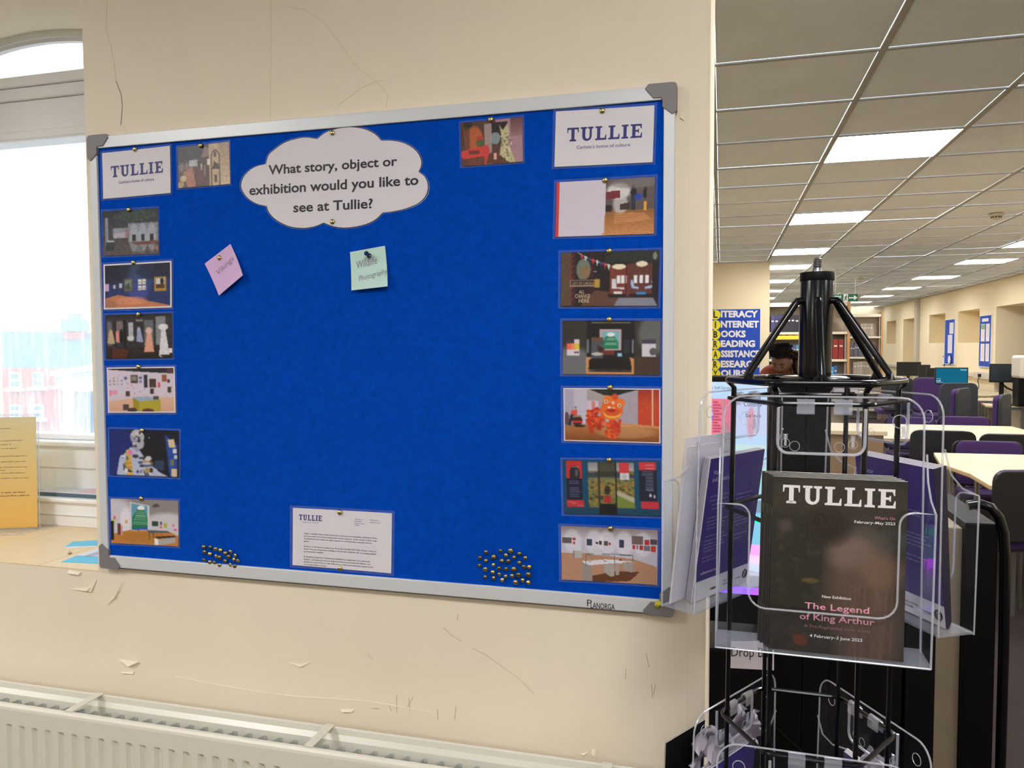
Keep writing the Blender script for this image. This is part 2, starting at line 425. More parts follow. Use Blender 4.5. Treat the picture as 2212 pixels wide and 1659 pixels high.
wb_('side_jamb', (xr-.07, 1.70, SILL), (xr, 1.80, CAMZ+.80)); wb_('side_jamb', (xl, 1.70, SILL), (xl+.07, 1.80, CAMZ+.80))
def arch_band(r0, top0, r1, top1, y0, y1, name):
    mb = MB(); n = 24
    for i in range(n):
        xa = xl+(xr-xl)*i/n; xb = xl+(xr-xl)*(i+1)/n
        p = [(xa, y0, arcz(xa, r0, top0)), (xb, y0, arcz(xb, r0, top0)), (xb, y1, arcz(xb, r0, top0)), (xa, y1, arcz(xa, r0, top0))]
        q = [(xa, y0, arcz(xa, r1, top1)), (xb, y0, arcz(xb, r1, top1)), (xb, y1, arcz(xb, r1, top1)), (xa, y1, arcz(xa, r1, top1))]
        mb.hexa(p+q)
    return mb.build(name, WHITEP, win)
arch_band(.97, CAMZ+.828, 1.0, CAMZ+.8465, 1.70, 1.73, 'arch_frame')
arch_band(.96, CAMZ+.818, .97, CAMZ+.8285, 1.706, 1.722, 'arch_bead')
GL = acrylic('window_glass', 0.03, tint=(.97, .985, 1, 1), hazec=(.9, .95, 1, 1))
# dried streaks and condensation on the lower pane, over a painted veil of glare
GD = bpy.data.materials.new('streaked_glare_glass'); GD.use_nodes = True
nt = GD.node_tree; nn = nt.nodes; lk = nt.links
for x in list(nn): nn.remove(x)
out = nn.new('ShaderNodeOutputMaterial'); tr = nn.new('ShaderNodeBsdfTransparent'); tr.inputs[0].default_value = (.98, .99, 1, 1)
tl = nn.new('ShaderNodeBsdfTranslucent'); tl.inputs[0].default_value = (.80, .90, 1.0, 1)
tc = nn.new('ShaderNodeTexCoord'); mp = nn.new('ShaderNodeMapping'); mp.inputs['Scale'].default_value = (42, 42, 4.2)
no = nn.new('ShaderNodeTexNoise'); no.inputs['Scale'].default_value = 1.6; no.inputs['Detail'].default_value = 5
cr = nn.new('ShaderNodeValToRGB'); cr.color_ramp.elements[0].position = .5; cr.color_ramp.elements[1].position = .78
cr.color_ramp.elements[0].color = (.24, .24, .24, 1); cr.color_ramp.elements[1].color = (.6, .6, .6, 1)
ms = nn.new('ShaderNodeMixShader')
lk.new(tc.outputs['Object'], mp.inputs[0]); lk.new(mp.outputs[0], no.inputs['Vector']); lk.new(no.outputs['Fac'], cr.inputs[0])
lk.new(cr.outputs[0], ms.inputs[0]); lk.new(tr.outputs[0], ms.inputs[1]); lk.new(tl.outputs[0], ms.inputs[2]); lk.new(ms.outputs[0], out.inputs[0])
MB().box((xl+.07, 1.768, CAMZ-.24), (xr-.07, 1.772, CAMZ+.56)).build('pane', GD, win)
MB().box((xl+.07, 1.722, CAMZ+.72), (xr-.07, 1.726, CAMZ+.80)).build('pane', GL, win)
# ---- rest of the shell
B1('floor', (-5.2, -4.2, -0.05), (9.5, 24.5, 0.0), mat('purple_grey_carpet', S(50, 40, 42), 1.0, noise=0.18, nscale=60, bump=0.5, bscale=400), kind='structure')
B1('wall_back', (-5.2, -4.4, 0), (9.5, -4.2, 3.3), WALLF, kind='structure')
B1('wall_left', (-5.2, -4.2, 0), (-5.0, YB, 3.3), WALLF, kind='structure')
B1('wall_left_beyond', (-.85, YB, 0), (-.65, 10.35, 2.62), WALLF, kind='structure')
pil = B1('wall_middle', (-.85, 10.35, 0), (0.585, 24.4, 2.62), WALLF, kind='structure')
B1('wall_far', (0.585, 23.75, 0), (9.5, 24.0, 2.62), WALLF, kind='structure')
RX = 4.38
wr = empty('wall_right', (RX, 14, 0), kind='structure')
holes = [(22.05, 23.2, 1.54, 2.15), (19.9, 21.2, 0.0, 2.14), (17.45, 18.7, 1.54, 2.15), (15.3, 16.58, 1.54, 2.14), (12.3, 14.45, 0.0, 2.13), (8.6, 10.4, 1.54, 2.14)]
ys = sorted({-4.2, 24.0} | {h[0] for h in holes} | {h[1] for h in holes}); mb = MB(); D_ = 0.46
for a, b in zip(ys[:-1], ys[1:]):
    hh = [h for h in holes if h[0] <= a+1e-6 and h[1] >= b-1e-6]
    if hh:
        h = hh[0]
        if h[2] > 0: mb.box((RX, a, 0), (RX+D_, b, h[2]))
        mb.box((RX, a, h[3]), (RX+D_, b, 2.62))
    else: mb.box((RX, a, 0), (RX+D_, b, 2.62))
mb.build('plaster', WALLF, wr)
mb = MB()
for h in holes:
    if h[0] != 12.3: mb.box((RX+.42, h[0]-.001, h[2]+.001), (RX+.425, h[1]+.001, h[3]-.001))
mb.build('niche_back', mat('niche_board', S(222, 200, 158), .8), wr)
B1('wall_beyond', (7.2, 9.0, 0), (7.3, 18.0, 2.62), WALLF, kind='structure')
# conduit, trunking
B1('trim_2', (RX-.07, 19.55, 0), (RX, 19.78, CEIL), mat('grey_conduit_cover', S(190, 182, 170), .6), kind='structure', bevel=.01)
tr2 = empty('trim_3', (RX, 16, .92), kind='structure')
MB().box((RX-.06, 9.0, .915), (RX, 15.35, 1.025)).build('trunking', mat('grey_trunking', S(196, 190, 182), .5), tr2, bevel=.005)
MB().box((RX-.06, 15.36, .935), (RX, 23.7, 1.0)).build('trunking', MATS['grey_trunking'], tr2, bevel=.005)
MB().box((RX-.085, 14.93, .95), (RX-.06, 15.03, 1.0)).build('plug', BLACKM, tr2)
MB().tube([(RX-.075, 14.98, .96), (RX-.09, 15.0, .88), (RX-.08, 14.96, .8), (RX-.08, 15.0, .72)], .006, 6).build('cable', BLACKM, tr2)
# ---- suspended ceiling
XL, Y0 = -0.0441, 3.1; S6 = 0.6
ceil = empty('ceiling', (2, 10, CEIL), kind='structure')
lights = {}
ROWS = (2, 6, 10, 13, 17, 21, 25, 29); 
for r_ in ROWS:
    lights[(1, r_)] = 1; lights[(5, r_)] = 1
lights[(3, -3)] = 1; lights[(1, -2)] = 1; lights[(5, -2)] = 1
tile0 = MB().box((-.286, -.286, .006), (.286, .286, .02)).build('tile', TILE, ceil, origin=(0, 0, 0), bevel=.002)
tile0.parent = ceil; first = True
for r_ in range(-3, 33):
    for k in range(-1, 7):
        if (k, r_) in lights: continue
        o = tile0 if first else tile0.copy()
        if not first: COL.objects.link(o); o.parent = ceil
        first = False
        dz = 0.0 if random.random() > .15 else random.uniform(.001, .004)
        o.location = Vector((XL+(k+.5)*S6, Y0+(r_+.5)*S6, CEIL+dz))-ceil.location
        o.rotation_euler = (random.uniform(-.002, .002), random.uniform(-.002, .002), 0)
# side margin, and the field over the near part of the room
mb = MB()
mb.box((XL+7*S6, YB, CEIL+.006), (RX, 24.0, CEIL+.02)); mb.box((-.65, YB, CEIL+.0265), (XL-S6, 10.4, CEIL+.028))
mb.box((RX+D_, 8.0, CEIL+.006), (9.5, 24.0, CEIL+.02)); mb.box((RX, -4.2, CEIL+.006), (9.5, 8.0, CEIL+.02))
mb.build('margin_panel', TILE, ceil)
mb = MB(); n_ = 0
for k in range(-9, 8):
    for r_ in range(-13, -3):
        if (k, r_) in ((-4, -6), (0, -6), (4, -6), (-4, -10), (0, -10), (4, -10), (-7, -6)): continue
        x = XL+k*S6; y = Y0+r_*S6
        mb.box((x+.014, y+.014, CEIL+.006), (x+.586, y+.586, CEIL+.02))
for k in range(-9, -1): mb.box((XL+k*S6+.014, Y0-3*S6+.014-.6, CEIL+.006), (XL+k*S6+.586, YW-.002, CEIL+.02))
tag(mb.build('tile_field', TILE, ceil), kind='stuff')
mb = MB()
for k in range(-9, 8):
    x = XL+k*S6; y1 = 24.0 if k >= -1 else YW-.002
    mb.box((x-.012, -4.2, CEIL), (x+.012, y1, CEIL+.007))
mb.build('main_tee', TBAR, ceil)
for r_ in range(-12, 35):
    y = Y0+r_*S6
    if y > 24: break
    mb = MB(); mb.box((XL-S6-.05 if y > YW else -5.0, y-.009, CEIL+.0005), (RX, y+.009, CEIL+.0068)); mb.build('cross_tee', TBAR, ceil)
mb = MB(); mb.box((RX-.022, 1.4, CEIL-.002), (RX-.002, 23.7, CEIL+.006)); mb.box((XE, YB+.4, CEIL-.001), (XE+.001, 2.5, CEIL)); mb.build('edge_trim', TBAR, ceil)
# panel lights
PAN = emat('light_panel_diffuser', (1.0, 0.975, 0.95, 1), PANEL_E)
def mk_light():
    r = empty('ceiling_light', (0, 0, 0), 'x', 'ceiling light', 'square luminous ceiling panels')
    MB().box((-.288, -.288, .003), (.288, .288, .006)).build('diffuser', PAN, r, origin=(0, 0, 0))
    f = MB()
    for a, b in (((-.298, -.298), (.298, -.288)), ((-.298, .288), (.298, .298)), ((-.298, -.288), (-.288, .288)), ((.288, -.288), (.298, .288))):
        f.box((a[0], a[1], -.0005), (b[0], b[1], .012))
    f.build('frame', TBAR, r, origin=(0, 0, 0))
    return r
L0 = mk_light(); used = False
ordn = ['first', 'second', 'third', 'fourth', 'fifth', 'sixth', 'seventh', 'eighth']
def put_light(k, r_, lab):
    global used
    o = L0 if not used else copy_tree(L0)
    used = True; o.location = (XL+(k+.5)*S6, Y0+(r_+.5)*S6, CEIL); o['label'] = lab
for j, r_ in enumerate(ROWS):
    put_light(1, r_, 'luminous square ceiling panel, %s from the near end of the row above the leaflet stand' % ordn[j])
    put_light(5, r_, 'luminous square ceiling panel, %s from the near end of the row along the right wall' % ordn[j])
for k, r_ in ((1, -2), (5, -2), (-4, -6), (0, -6), (4, -6), (-4, -10), (0, -10), (4, -10), (-7, -6)):
    put_light(k, r_, 'luminous square ceiling panel in the ceiling over the near end of the room')
    
# detectors, exit sign
DET = mat('white_plastic', S(214, 208, 196), .4)
p = PZ(2152, 466, CEIL)
def detector(p, lab):
    r = empty('smoke_detector', p, lab, 'smoke detector', 'ceiling smoke detectors')
    MB().lathe([(.055, 0), (.055, -.012), (.048, -.018)], p, n=20).build('base', DET, r, smooth=True)
    MB().lathe([(.034, -.018), (.036, -.036), (.028, -.044), (.01, -.048)], p, n=20).build('body', DET, r, smooth=True)
    for i in range(10):
        a = 2*PI*i/10; q = p+Vector((math.cos(a)*.036, math.sin(a)*.036, -.028))
        MB().box((q.x-.003, q.y-.003, q.z-.006), (q.x+.003, q.y+.003, q.z+.006)).build('vent_slot', BLACKM, r)
detector(PZ(2152, 462, CEIL), 'white round smoke detector on the nearer ceiling tiles at the right')
detector(PZ(1860, 598, CEIL), 'small dark-vented smoke detector on the far ceiling behind the stand cap')
# ---- outside: brick house, slate roof, chimney, white gabled porch, yard
YO = 16.0
BR = mat('red_brick_wall', S(196, 118, 100), .9, noise=.12, nscale=3)
SL = mat('slate_roof', S(96, 118, 150), .8, noise=.06, nscale=2)
WR = mat('white_render', S(225, 232, 228), .8)
YD = mat('wet_yard', S(158, 160, 158), .9, noise=.1, nscale=.6)
GLD = mat('dark_window_glass', S(120, 135, 150), .2)
house = empty('terraced_house', PY(100, 900, YO), 'long red brick house with grey slate roof seen through the window', 'house')
a, b = PY(-320, 712, YO+4), PY(360, 720, YO+4)
c, d = PY(360, 797, YO), PY(-320, 797, YO)
MB().slab([a, b, c, d], (0, .12, .0)).build('roof', SL, house)
for i in range(9):
    t = (i+.5)/9; pa = a.lerp(d, t); pb = b.lerp(c, t); MB().slab([pa+Vector((0, -.04, 0)), pb+Vector((0, -.04, 0)), pb+Vector((0, -.05, -.03)), pa+Vector((0, -.05, -.03))], (0, .03, 0)).build('slate_course', SL, house)
e = PY(360, 1010, YO); f_ = PY(-320, 1010, YO)
MB().box((f_.x, YO, f_.z-2), (e.x, YO+3.8, c.z)).build('wall', BR, house)
def hwin(x0, y0, x1, y1):
    p, q = PY(x0, y1, YO-.02), PY(x1, y0, YO-.02)
    fr = MB().box((p.x, YO-.06, p.z), (q.x, YO+.02, q.z)).build('window_frame', WR, house)
    w_ = (q.x-p.x)*.12; zc = (p.z+q.z)/2
    MB().box((p.x+w_, YO-.075, p.z+w_*1.3), (q.x-w_, YO-.062, zc-.03)).build('pane', GLD, fr)
    MB().box((p.x+w_, YO-.075, zc+.03), (q.x-w_, YO-.062, q.z-w_)).build('pane', GLD, fr)
    MB().box((p.x-.1, YO-.14, p.z-.08), (q.x+.1, YO, p.z)).build('window_sill', WR, fr)
for q in ((24, 804, 45, 838), (73, 804, 93, 836), (122, 812, 140, 833), (74, 874, 94, 903), (-30, 806, -8, 838), (24, 874, 45, 903)): hwin(*q)
p, q = PY(145, 716, YO+3.2), PY(179, 690, YO+3.2)
p.z = PY(145, 716, YO+3.2).z; ch = MB().box((p.x, YO+3.05, p.z-1.9), (q.x, YO+3.35, p.z)).build('chimney', BR, house)
ct = MB().box((p.x-.03, YO+3.0, p.z), (q.x+.03, YO+3.4, PY(145, 691, YO+3.2).z)).build('chimney_top', mat('pale_render', S(140, 165, 175), .9), ch)
MB().lathe([(.2, 0), (.17, .14), (.2, .17)], ((p.x+q.x)/2, YO+3.2, PY(145, 691, YO+3.2).z), n=10).build('chimney_pot', MATS['pale_render'], ch)
YP = 9.0
porch = empty('white_porch', PY(170, 930, YP), 'white flat-fronted building with sloping eaves outside the window', 'building')
P_ = lambda x, y, Y=YP: PY(x, y, Y)
MB().slab([P_(134, 812), P_(300, 790), P_(300, 845), P_(134, 845)], (0, .1, 0)).build('gable_board', WR, porch)
MB().slab([P_(107, 802, YP-.3), P_(300, 770, YP-.3), P_(300, 784, YP-.3), P_(107, 812, YP-.3)], (0, .9, 0)).build('eaves', WR, porch)
MB().slab([P_(136, 845), P_(160, 845), P_(160, 1010), P_(136, 1010)], (0, 1.5, 0)).build('pier', mat('cream_render', S(225, 205, 190), .8), porch)
MB().slab([P_(160, 845, YP+.3), P_(300, 845, YP+.3), P_(300, 1010, YP+.3), P_(160, 1010, YP+.3)], (0, .05, 0)).build('glazed_screen', mat('blue_glazing', S(70, 110, 165), .2), porch)
for x in (163, 171, 186): MB().slab([P_(x, 845, YP+.2), P_(x+4, 845, YP+.2), P_(x+4, 1010, YP+.2), P_(x, 1010, YP+.2)], (0, .05, 0)).build('mullion', WR, porch)
zz = PY(100, 945, YO).z
B1('ground_outside', (-60, 2.2, zz-.1), (-1.2, 40, zz), YD, kind='structure')
# ================================================================ noticeboard
YF = 1.3358                     # front of the frame
YC = 1.3405                     # face of the felt
board = empty('noticeboard', (-.67, YW, CAMZ-.464), 'large blue felt noticeboard in a silver frame on the cream wall', 'noticeboard')
co = [PY(197, 299, YF), PY(1456, 179, YF), PY(1452, 1329, YF), PY(214, 1222, YF)]
for i in (0, 3): co[i].x = -1.270
co[1].x = co[2].x = -.0785; co[0].z = co[1].z = CAMZ+.437; co[2].z = co[3].z = CAMZ-.4637
IN = .0185
x0, x1, z0, z1 = co[0].x, co[1].x, co[3].z, co[0].z
felt = MB().box((x0+.01, YC, z0+.01), (x1-.01, YW-.001, z1-.01)).build('felt_panel', BLUE, board)
def rail(p): MB().slab(p, (0, YW-.0005-YF, 0)).build('frame_rail', ALU, board, bevel=.0012)
rail([(x0, YF, z1), (x1, YF, z1), (x1-IN, YF, z1-IN*1.3), (x0+IN, YF, z1-IN*1.3)][::-1])
rail([(x0, YF, z0), (x1, YF, z0), (x1-IN, YF, z0+IN*1.35), (x0+IN, YF, z0+IN*1.35)])
rail([(x0, YF, z0), (x0, YF, z1), (x0+IN, YF, z1-IN*1.3), (x0+IN, YF, z0+IN*1.35)])
rail([(x1, YF, z0), (x1, YF, z1), (x1-IN, YF, z1-IN*1.3), (x1-IN, YF, z0+IN*1.35)][::-1])
mb = MB(); mb.box((x0+.004, YW-.011, z0-.003), (x1-.004, YW-.0005, z0+.004)); mb.build('back_lip', mat('grey_lip_trim', S(120, 116, 108), .6), board)  # grey lip along the wall, just below the lower rail
def cap(cx_, cz, sx, sz):
    o = .0035; a = .044; b = .021
    prof = [(-o, -o), (a, -o), (a+.006, b*.2), (a-.008, b), (b+.001, b), (b, b+.001), (b, a-.008), (b*.2, a+.006), (-o, a)]
    pr = [(-o+.0, .006), (-o, a), (b*.2, a+.006), (b, a-.008), (b, b+.003), (b+.003, b), (a-.008, b), (a+.006, b*.2), (a, -o), (.006, -o), (0, -o+.001), (-o+.001, 0)]
    P = [(cx_+sx*u, YF-.0022, cz+sz*v) for u, v in pr]
    MB().slab(P, (0, YW-.0006-YF+.0022, 0)).build('corner_cap', CORNER, board, bevel=.0012)
cap(x0, z1, 1, -1); cap(x1, z1, -1, -1); cap(x1, z0, -1, 1); cap(x0, z0, 1, 1)
# maker's lettering on the lower rail
lq = bil([PY(1268, 1296, YF-.0003), PY(1330, 1302, YF-.0003), PY(1330, 1318, YF-.0003), PY(1268, 1313, YF-.0003)])
mb = MB(); text_on(mb, lq, 'P', 0.0, .17, .78, .9, bold=.0); text_on(mb, lq, 'LANORGA', .13, .97, .98, .78, bold=.01)
mb.build('lettering', INKB, board)
# ---------------- laminated cards
def card(q, lab, P=None, k=1.12, lift=0.0012, curl=0.0016, name='laminated_photo', cat='photo', border=.028, white=0.0, extra=None, lam=True, group='laminated prints pinned to the board'):
    YL = YC-lift
    Q = [PY(a, b, YL) for a, b in q]; f0 = bil(Q)
    def fn(u, v, dy=0.0):
        p = f0(u, v); p.y -= curl*(abs(2*u-1)**3*.6+v*v*.8)+dy; return p
    root = empty(name, f0(.5, 1), lab, cat, group)
    if white:
        mb = MB(); N = 8
        mb.add([fn(u, v, -.0001) for v in np.linspace(0, 1, N) for u in np.linspace(0, 1, N)], [(j*N+i, (j+1)*N+i, (j+1)*N+i+1, j*N+i+1) for j in range(N-1) for i in range(N-1)])
        mb.build('paper', PAPER, root)
    w_ = white; wv = white*1.5
    g = (lambda u, v, dy=0.0: fn(w_+u*(1-2*w_), wv+v*(1-2*wv), dy+(.0001 if w_ else 0)))
    if P is not None: raster('print', P, g, root, k)
    if extra: extra(root, fn)
    if lam:
        b = border; bv = border*1.5; mb = MB(); N = 8
        mb.add([fn(-b+u*(1+2*b), -bv+v*(1+2*bv), -.00035) for v in np.linspace(0, 1, N) for u in np.linspace(0, 1, N)], [(j*N+i, (j+1)*N+i, (j+1)*N+i+1, j*N+i+1) for j in range(N-1) for i in range(N-1)])
        # sealed rim of the pouch
        mb2 = MB()
        for u0_, v0_, u1_, v1_ in ((-b, -bv, 1+b, -bv*.15), (-b, 1+bv*.15, 1+b, 1+bv), (-b, -bv*.15, -b*.15, 1+bv*.15), (1+b*.15, -bv*.15, 1+b, 1+bv*.15)):
            nn_ = 6; pts = []
            for vv in (v0_, v1_):
                for i in range(nn_): pts.append((u0_+(u1_-u0_)*i/(nn_-1), vv))
            mb2.add([fn(u, v, .0002) for u, v in pts], [(i, i+nn_, i+nn_+1, i+1) for i in range(nn_-1)])
        mb2.build('laminate_rim', LAM, root)
    return root, fn
def sign_extra(tp, sub):
    def ex(root, fn):
        f2 = lambda u, v: fn(u, v, .0003)
        mb = MB(); tullie_on(mb, f2, *tp); mb.build('lettering', INK, root)
        mb = MB(); text_on(mb, f2, "Carlisle's home of culture", *sub); mb.build('small_lettering', INK, root)
    return ex
card([(221, 331), (367.5, 315), (370, 417), (224.5, 430)], 'smaller white sign with navy serif lettering in the upper left corner of the board', white=.001, extra=sign_extra((.125, .89, .305, .55), (.235, .76, .70, .065)), name='laminated_sign', cat='sign', group='lettered signs on the board', P=None)
card([(1201, 241), (1414, 227.6), (1410, 350.8), (1198, 361)], 'larger white sign with navy serif lettering in the upper right corner of the board', white=.001, extra=sign_extra((.125, .885, .31, .555), (.225, .77, .695, .062)), name='laminated_sign', cat='sign', group='lettered signs on the board')
NX, NY = 110, 76
def P0(bg=(60, 60, 60), nx=NX, ny=NY): return Paint(nx, ny, bg)
# museum street scene
P = P0((58, 44, 42)).vgrad(0, .45, (30, 33, 40), (52, 44, 48)).poly([(0, .45), (.35, .4), (.5, 1), (0, 1)], (92, 70, 64)).poly([(.1, .62), (.28, .5), (.34, 1), (.18, 1)], (168, 112, 96)).poly([(.3, .5), (.62, .62), (.62, 1), (.34, 1)], (88, 52, 52))
for i in range(14): P.rect(.02+i*.022, .35+.02*(i % 3), .03+i*.022, .62-.01*i, (150+6*(i % 4), 150, 155), .7)
P.rect(.22, .34, .38, .5, (188, 190, 200), .8).poly([(.42, .3), (.62, .05), (.62, .95), (.48, .6), (.4, .5)], (70, 42, 38)).poly([(.48, .16), (.54, .05), (.62, .12), (.6, .3), (.46, .3)], (122, 98, 96)).rect(.44, .45, .47, .6, (160, 150, 130)).rect(.5, .5, .54, .75, (120, 110, 100))
P.rect(.6, 0, 1, 1, (176, 152, 122)).vgrad(0, 1, (150, 124, 98), (196, 170, 142), .8, 1).ell(.725, .32, .085, .17, (60, 44, 34)).rect(.64, .3, .81, 1, (60, 44, 34)).ell(.725, .32, .065, .14, (178, 154, 122)).rect(.66, .32, .79, 1, (178, 154, 122)).ell(.72, .26, .03, .07, (70, 50, 40)).poly([(.66, .6), (.7, .42), (.78, .5), (.8, .62)], (50, 36, 30)).rect(.7, .76, .75, .92, (60, 44, 36)).rect(.56, .35, .62, .5, (215, 205, 195))
P.ell(.1, .78, .06, .08, (190, 170, 130)).ell(.05, .93, .06, .08, (170, 140, 100)).speck(9, 2).blur(1)
card([(384, 318.5), (495, 306), (498.6, 397.5), (386.7, 407)], 'photo print of a dark indoor street with an arched doorway, beside the left sign', P)
# dark vaulted hall
P = P0((72, 74, 82)).vgrad(0, .5, (38, 42, 46), (66, 70, 80)).vgrad(.55, 1, (70, 64, 68), (92, 80, 82)).rect(.45, .3, 1, .72, (140, 146, 158), .8)
for u in (.56, .72, .88): P.ell(u, .62, .075, .28, (176, 184, 198), .55, .6).rect(u-.03, .56, u+.03, .7, (44, 44, 50))
P.rect(.18, .4, .46, .62, (160, 166, 180), .8).rect(.2, .5, .44, .6, (186, 178, 192), .7).rect(.4, .42, .46, .6, (150, 88, 84), .6).rect(.04, .15, .1, .75, (150, 156, 168), .8).poly([(.5, .72), (1, .7), (1, .78), (.6, .78)], (110, 74, 66)).rect(.05, .7, .2, .88, (48, 58, 64)).rect(.08, .66, .2, .7, (180, 184, 188)).ell(.65, .88, .06, .08, (110, 116, 124)).ell(.6, .12, .3, .12, (60, 76, 68), .7, .8).poly([(.9, .85), (1, .8), (1, .95)], (150, 104, 86)).speck(8, 2).blur(1)
card([(222, 457), (341.4, 449.6), (344, 548), (225, 553)], 'dim photo print of a dark vaulted museum hall, below the upper left sign', P, k=1.15)
# blue gallery
P = P0((40, 56, 104)).vgrad(0, .45, (34, 42, 62), (44, 62, 124)).ell(.5, .2, .2, .5, (66, 90, 130), .6, .8).ell(.1, .1, .25, .3, (34, 38, 52), .8, .8).ell(.52, .65, .12, .16, (70, 80, 160), .7, 1).ell(.85, .15, .3, .2, (34, 40, 58), .7, .8)
P.poly([(0, .78), (.2, .7), (1, .98), (1, 1.01), (0, 1.01)], (190, 122, 88)).ell(.4, .85, .2, .08, (216, 142, 112), .7, 1).ell(.05, .92, .1, .08, (150, 110, 90), .6, 1)
P.rect(0, .44, .06, .6, (205, 168, 205)).rect(.12, .46, .165, .55, (190, 190, 186)).rect(.22, .44, .26, .54, (196, 200, 198)).rect(.295, .34, .415, .62, (120, 104, 58)).rect(.315, .37, .4, .58, (124, 142, 140)).poly([(.315, .58), (.315, .5), (.37, .42), (.4, .58)], (72, 84, 80))
for u in (.505, .575):
    for v in (.36, .5): P.rect(u, v, u+.055, v+.11, (222, 218, 210)).rect(u+.015, v+.05, u+.04, v+.075, (140, 130, 120))
P.rect(.76, .31, .94, .64, (172, 136, 66)).rect(.785, .35, .915, .58, (206, 204, 212)).rect(.785, .49, .915, .58, (84, 56, 44)).ell(.875, .42, .03, .07, (40, 44, 48)).speck(5, 2).blur(1)
card([(224, 571.4), (371, 563.3), (372.5, 664.3), (225.8, 668.7)], 'white-edged photo print of a blue gallery with framed paintings and orange floor', P, white=.022)
# dresses
P = P0((52, 50, 56)).vgrad(0, .15, (38, 36, 38), (60, 62, 66)).rect(.58, .14, .72, .7, (108, 112, 118), .9).rect(.76, .06, .9, .7, (140, 144, 150), .9).vgrad(.75, 1, (44, 36, 38), (34, 30, 32)).poly([(.1, .75), (.35, .8), (.3, 1), (.1, 1)], (84, 42, 36))
P.rect(.02, .15, .1, .7, (96, 100, 108)).poly([(.02, .65), (.06, .32), (.1, .35), (.14, .66)], (188, 164, 132)).rect(.14, .15, .16, .75, (24, 24, 28)).rect(.16, .15, .26, .65, (120, 108, 112)).poly([(.15, .62), (.155, .38), (.2, .36), (.21, .62)], (220, 140, 130)).ell(.235, .5, .03, .17, (22, 24, 30)).rect(.27, .12, .31, .75, (24, 24, 28)).rect(.34, .18, .42, .6, (170, 176, 182)).rect(.33, .5, .43, .58, (206, 204, 200)).poly([(.46, .62), (.48, .3), (.52, .3), (.57, .64)], (148, 158, 192)).poly([(.47, .36), (.5, .27), (.53, .36)], (170, 178, 206))
P.poly([(.575, .86), (.62, .45), (.69, .45), (.73, .86)], (216, 156, 136)).ell(.655, .38, .05, .08, (214, 180, 170)).poly([(.8, .93), (.84, .34), (.9, .34), (.96, .93)], (214, 210, 216)).ell(.87, .3, .075, .07, (224, 222, 228)).rect(.95, .78, 1, .88, (225, 220, 220)).line(.8, .92, .84, .98, .012, (210, 196, 170)).rect(.46, .12, .56, .17, (150, 150, 148), .7).speck(6, 2).blur(1)
card([(228, 681), (371.5, 676.6), (373.7, 772.9), (231, 775)], 'photo print of long dresses on mannequins in dark glass cases', P)
# white wall with a yellow plinth
P = P0((206, 196, 212)).vgrad(.65, 1, (216, 178, 150), (208, 160, 136)).poly([(0, .62), (1, .6), (1, .68), (.45, .68), (0, .76)], (205, 192, 205)).poly([(0, 0), (1, 0), (1, .13), (.4, .07), (0, .02)], (44, 46, 54)).rect(.9, 0, 1, .12, (84, 66, 66))
rs = np.random.RandomState(3)
for u, v, a_, b_, c_ in ((.34, .15, .11, .19, (84, 62, 50)), (.355, .18, .08, .1, (130, 134, 130)), (.55, .15, .05, .3, (50, 50, 66)), (.63, .25, .095, .19, (70, 56, 48)), (.82, .16, .07, .15, (150, 90, 66)), (.9, .26, .04, .08, (70, 50, 46)), (.9, .44, .06, .13, (72, 66, 48)), (.64, .48, .055, .11, (58, 54, 50)), (.26, .53, .07, .12, (80, 70, 54)), (.05, .5, .08, .11, (222, 150, 176)), (.01, .5, .03, .14, (210, 130, 160)), (.24, .2, .05, .06, (100, 100, 150)), (.47, .2, .045, .04, (90, 90, 150)), (.47, .27, .045, .07, (150, 140, 190)), (.755, .33, .04, .06, (220, 90, 100)), (.755, .38, .04, .06, (214, 80, 90)), (.47, .52, .06, .07, (196, 190, 206))):
    P.rect(u, v, u+a_, v+b_, c_)
for i in range(40): u, v = rs.uniform(.02, .98), rs.uniform(.1, .6); c_ = [(90, 84, 100), (210, 70, 80), (140, 130, 160)][i % 3]; P.rect(u, v, u+.012, v+.02, c_, .7)
for i in range(8): P.rect(.015+.062*(i % 4), .27+.08*(i//4), .03+.062*(i % 4), .3+.08*(i//4), (90, 84, 100))
P.poly([(.37, .67), (.47, .78), (.47, 1), (.37, 1)], (150, 140, 40)).poly([(.46, .77), (.79, .73), (.79, 1), (.46, 1)], (172, 158, 56)).poly([(.37, .67), (.6, .65), (.79, .73), (.46, .77)], (150, 168, 190)).rect(.68, .65, .77, .72, (70, 76, 70)).rect(.22, .84, .31, .97, (82, 66, 66)).ell(.36, .97, .07, .06, (78, 60, 58)).ell(.6, .98, .09, .05, (100, 62, 48)).speck(4, 1).blur(1)
card([(231, 794), (377.7, 791.8), (380.8, 891.3), (235, 891.6)], 'white-edged photo print of a white gallery wall with a yellow-green plinth', P, white=.018)
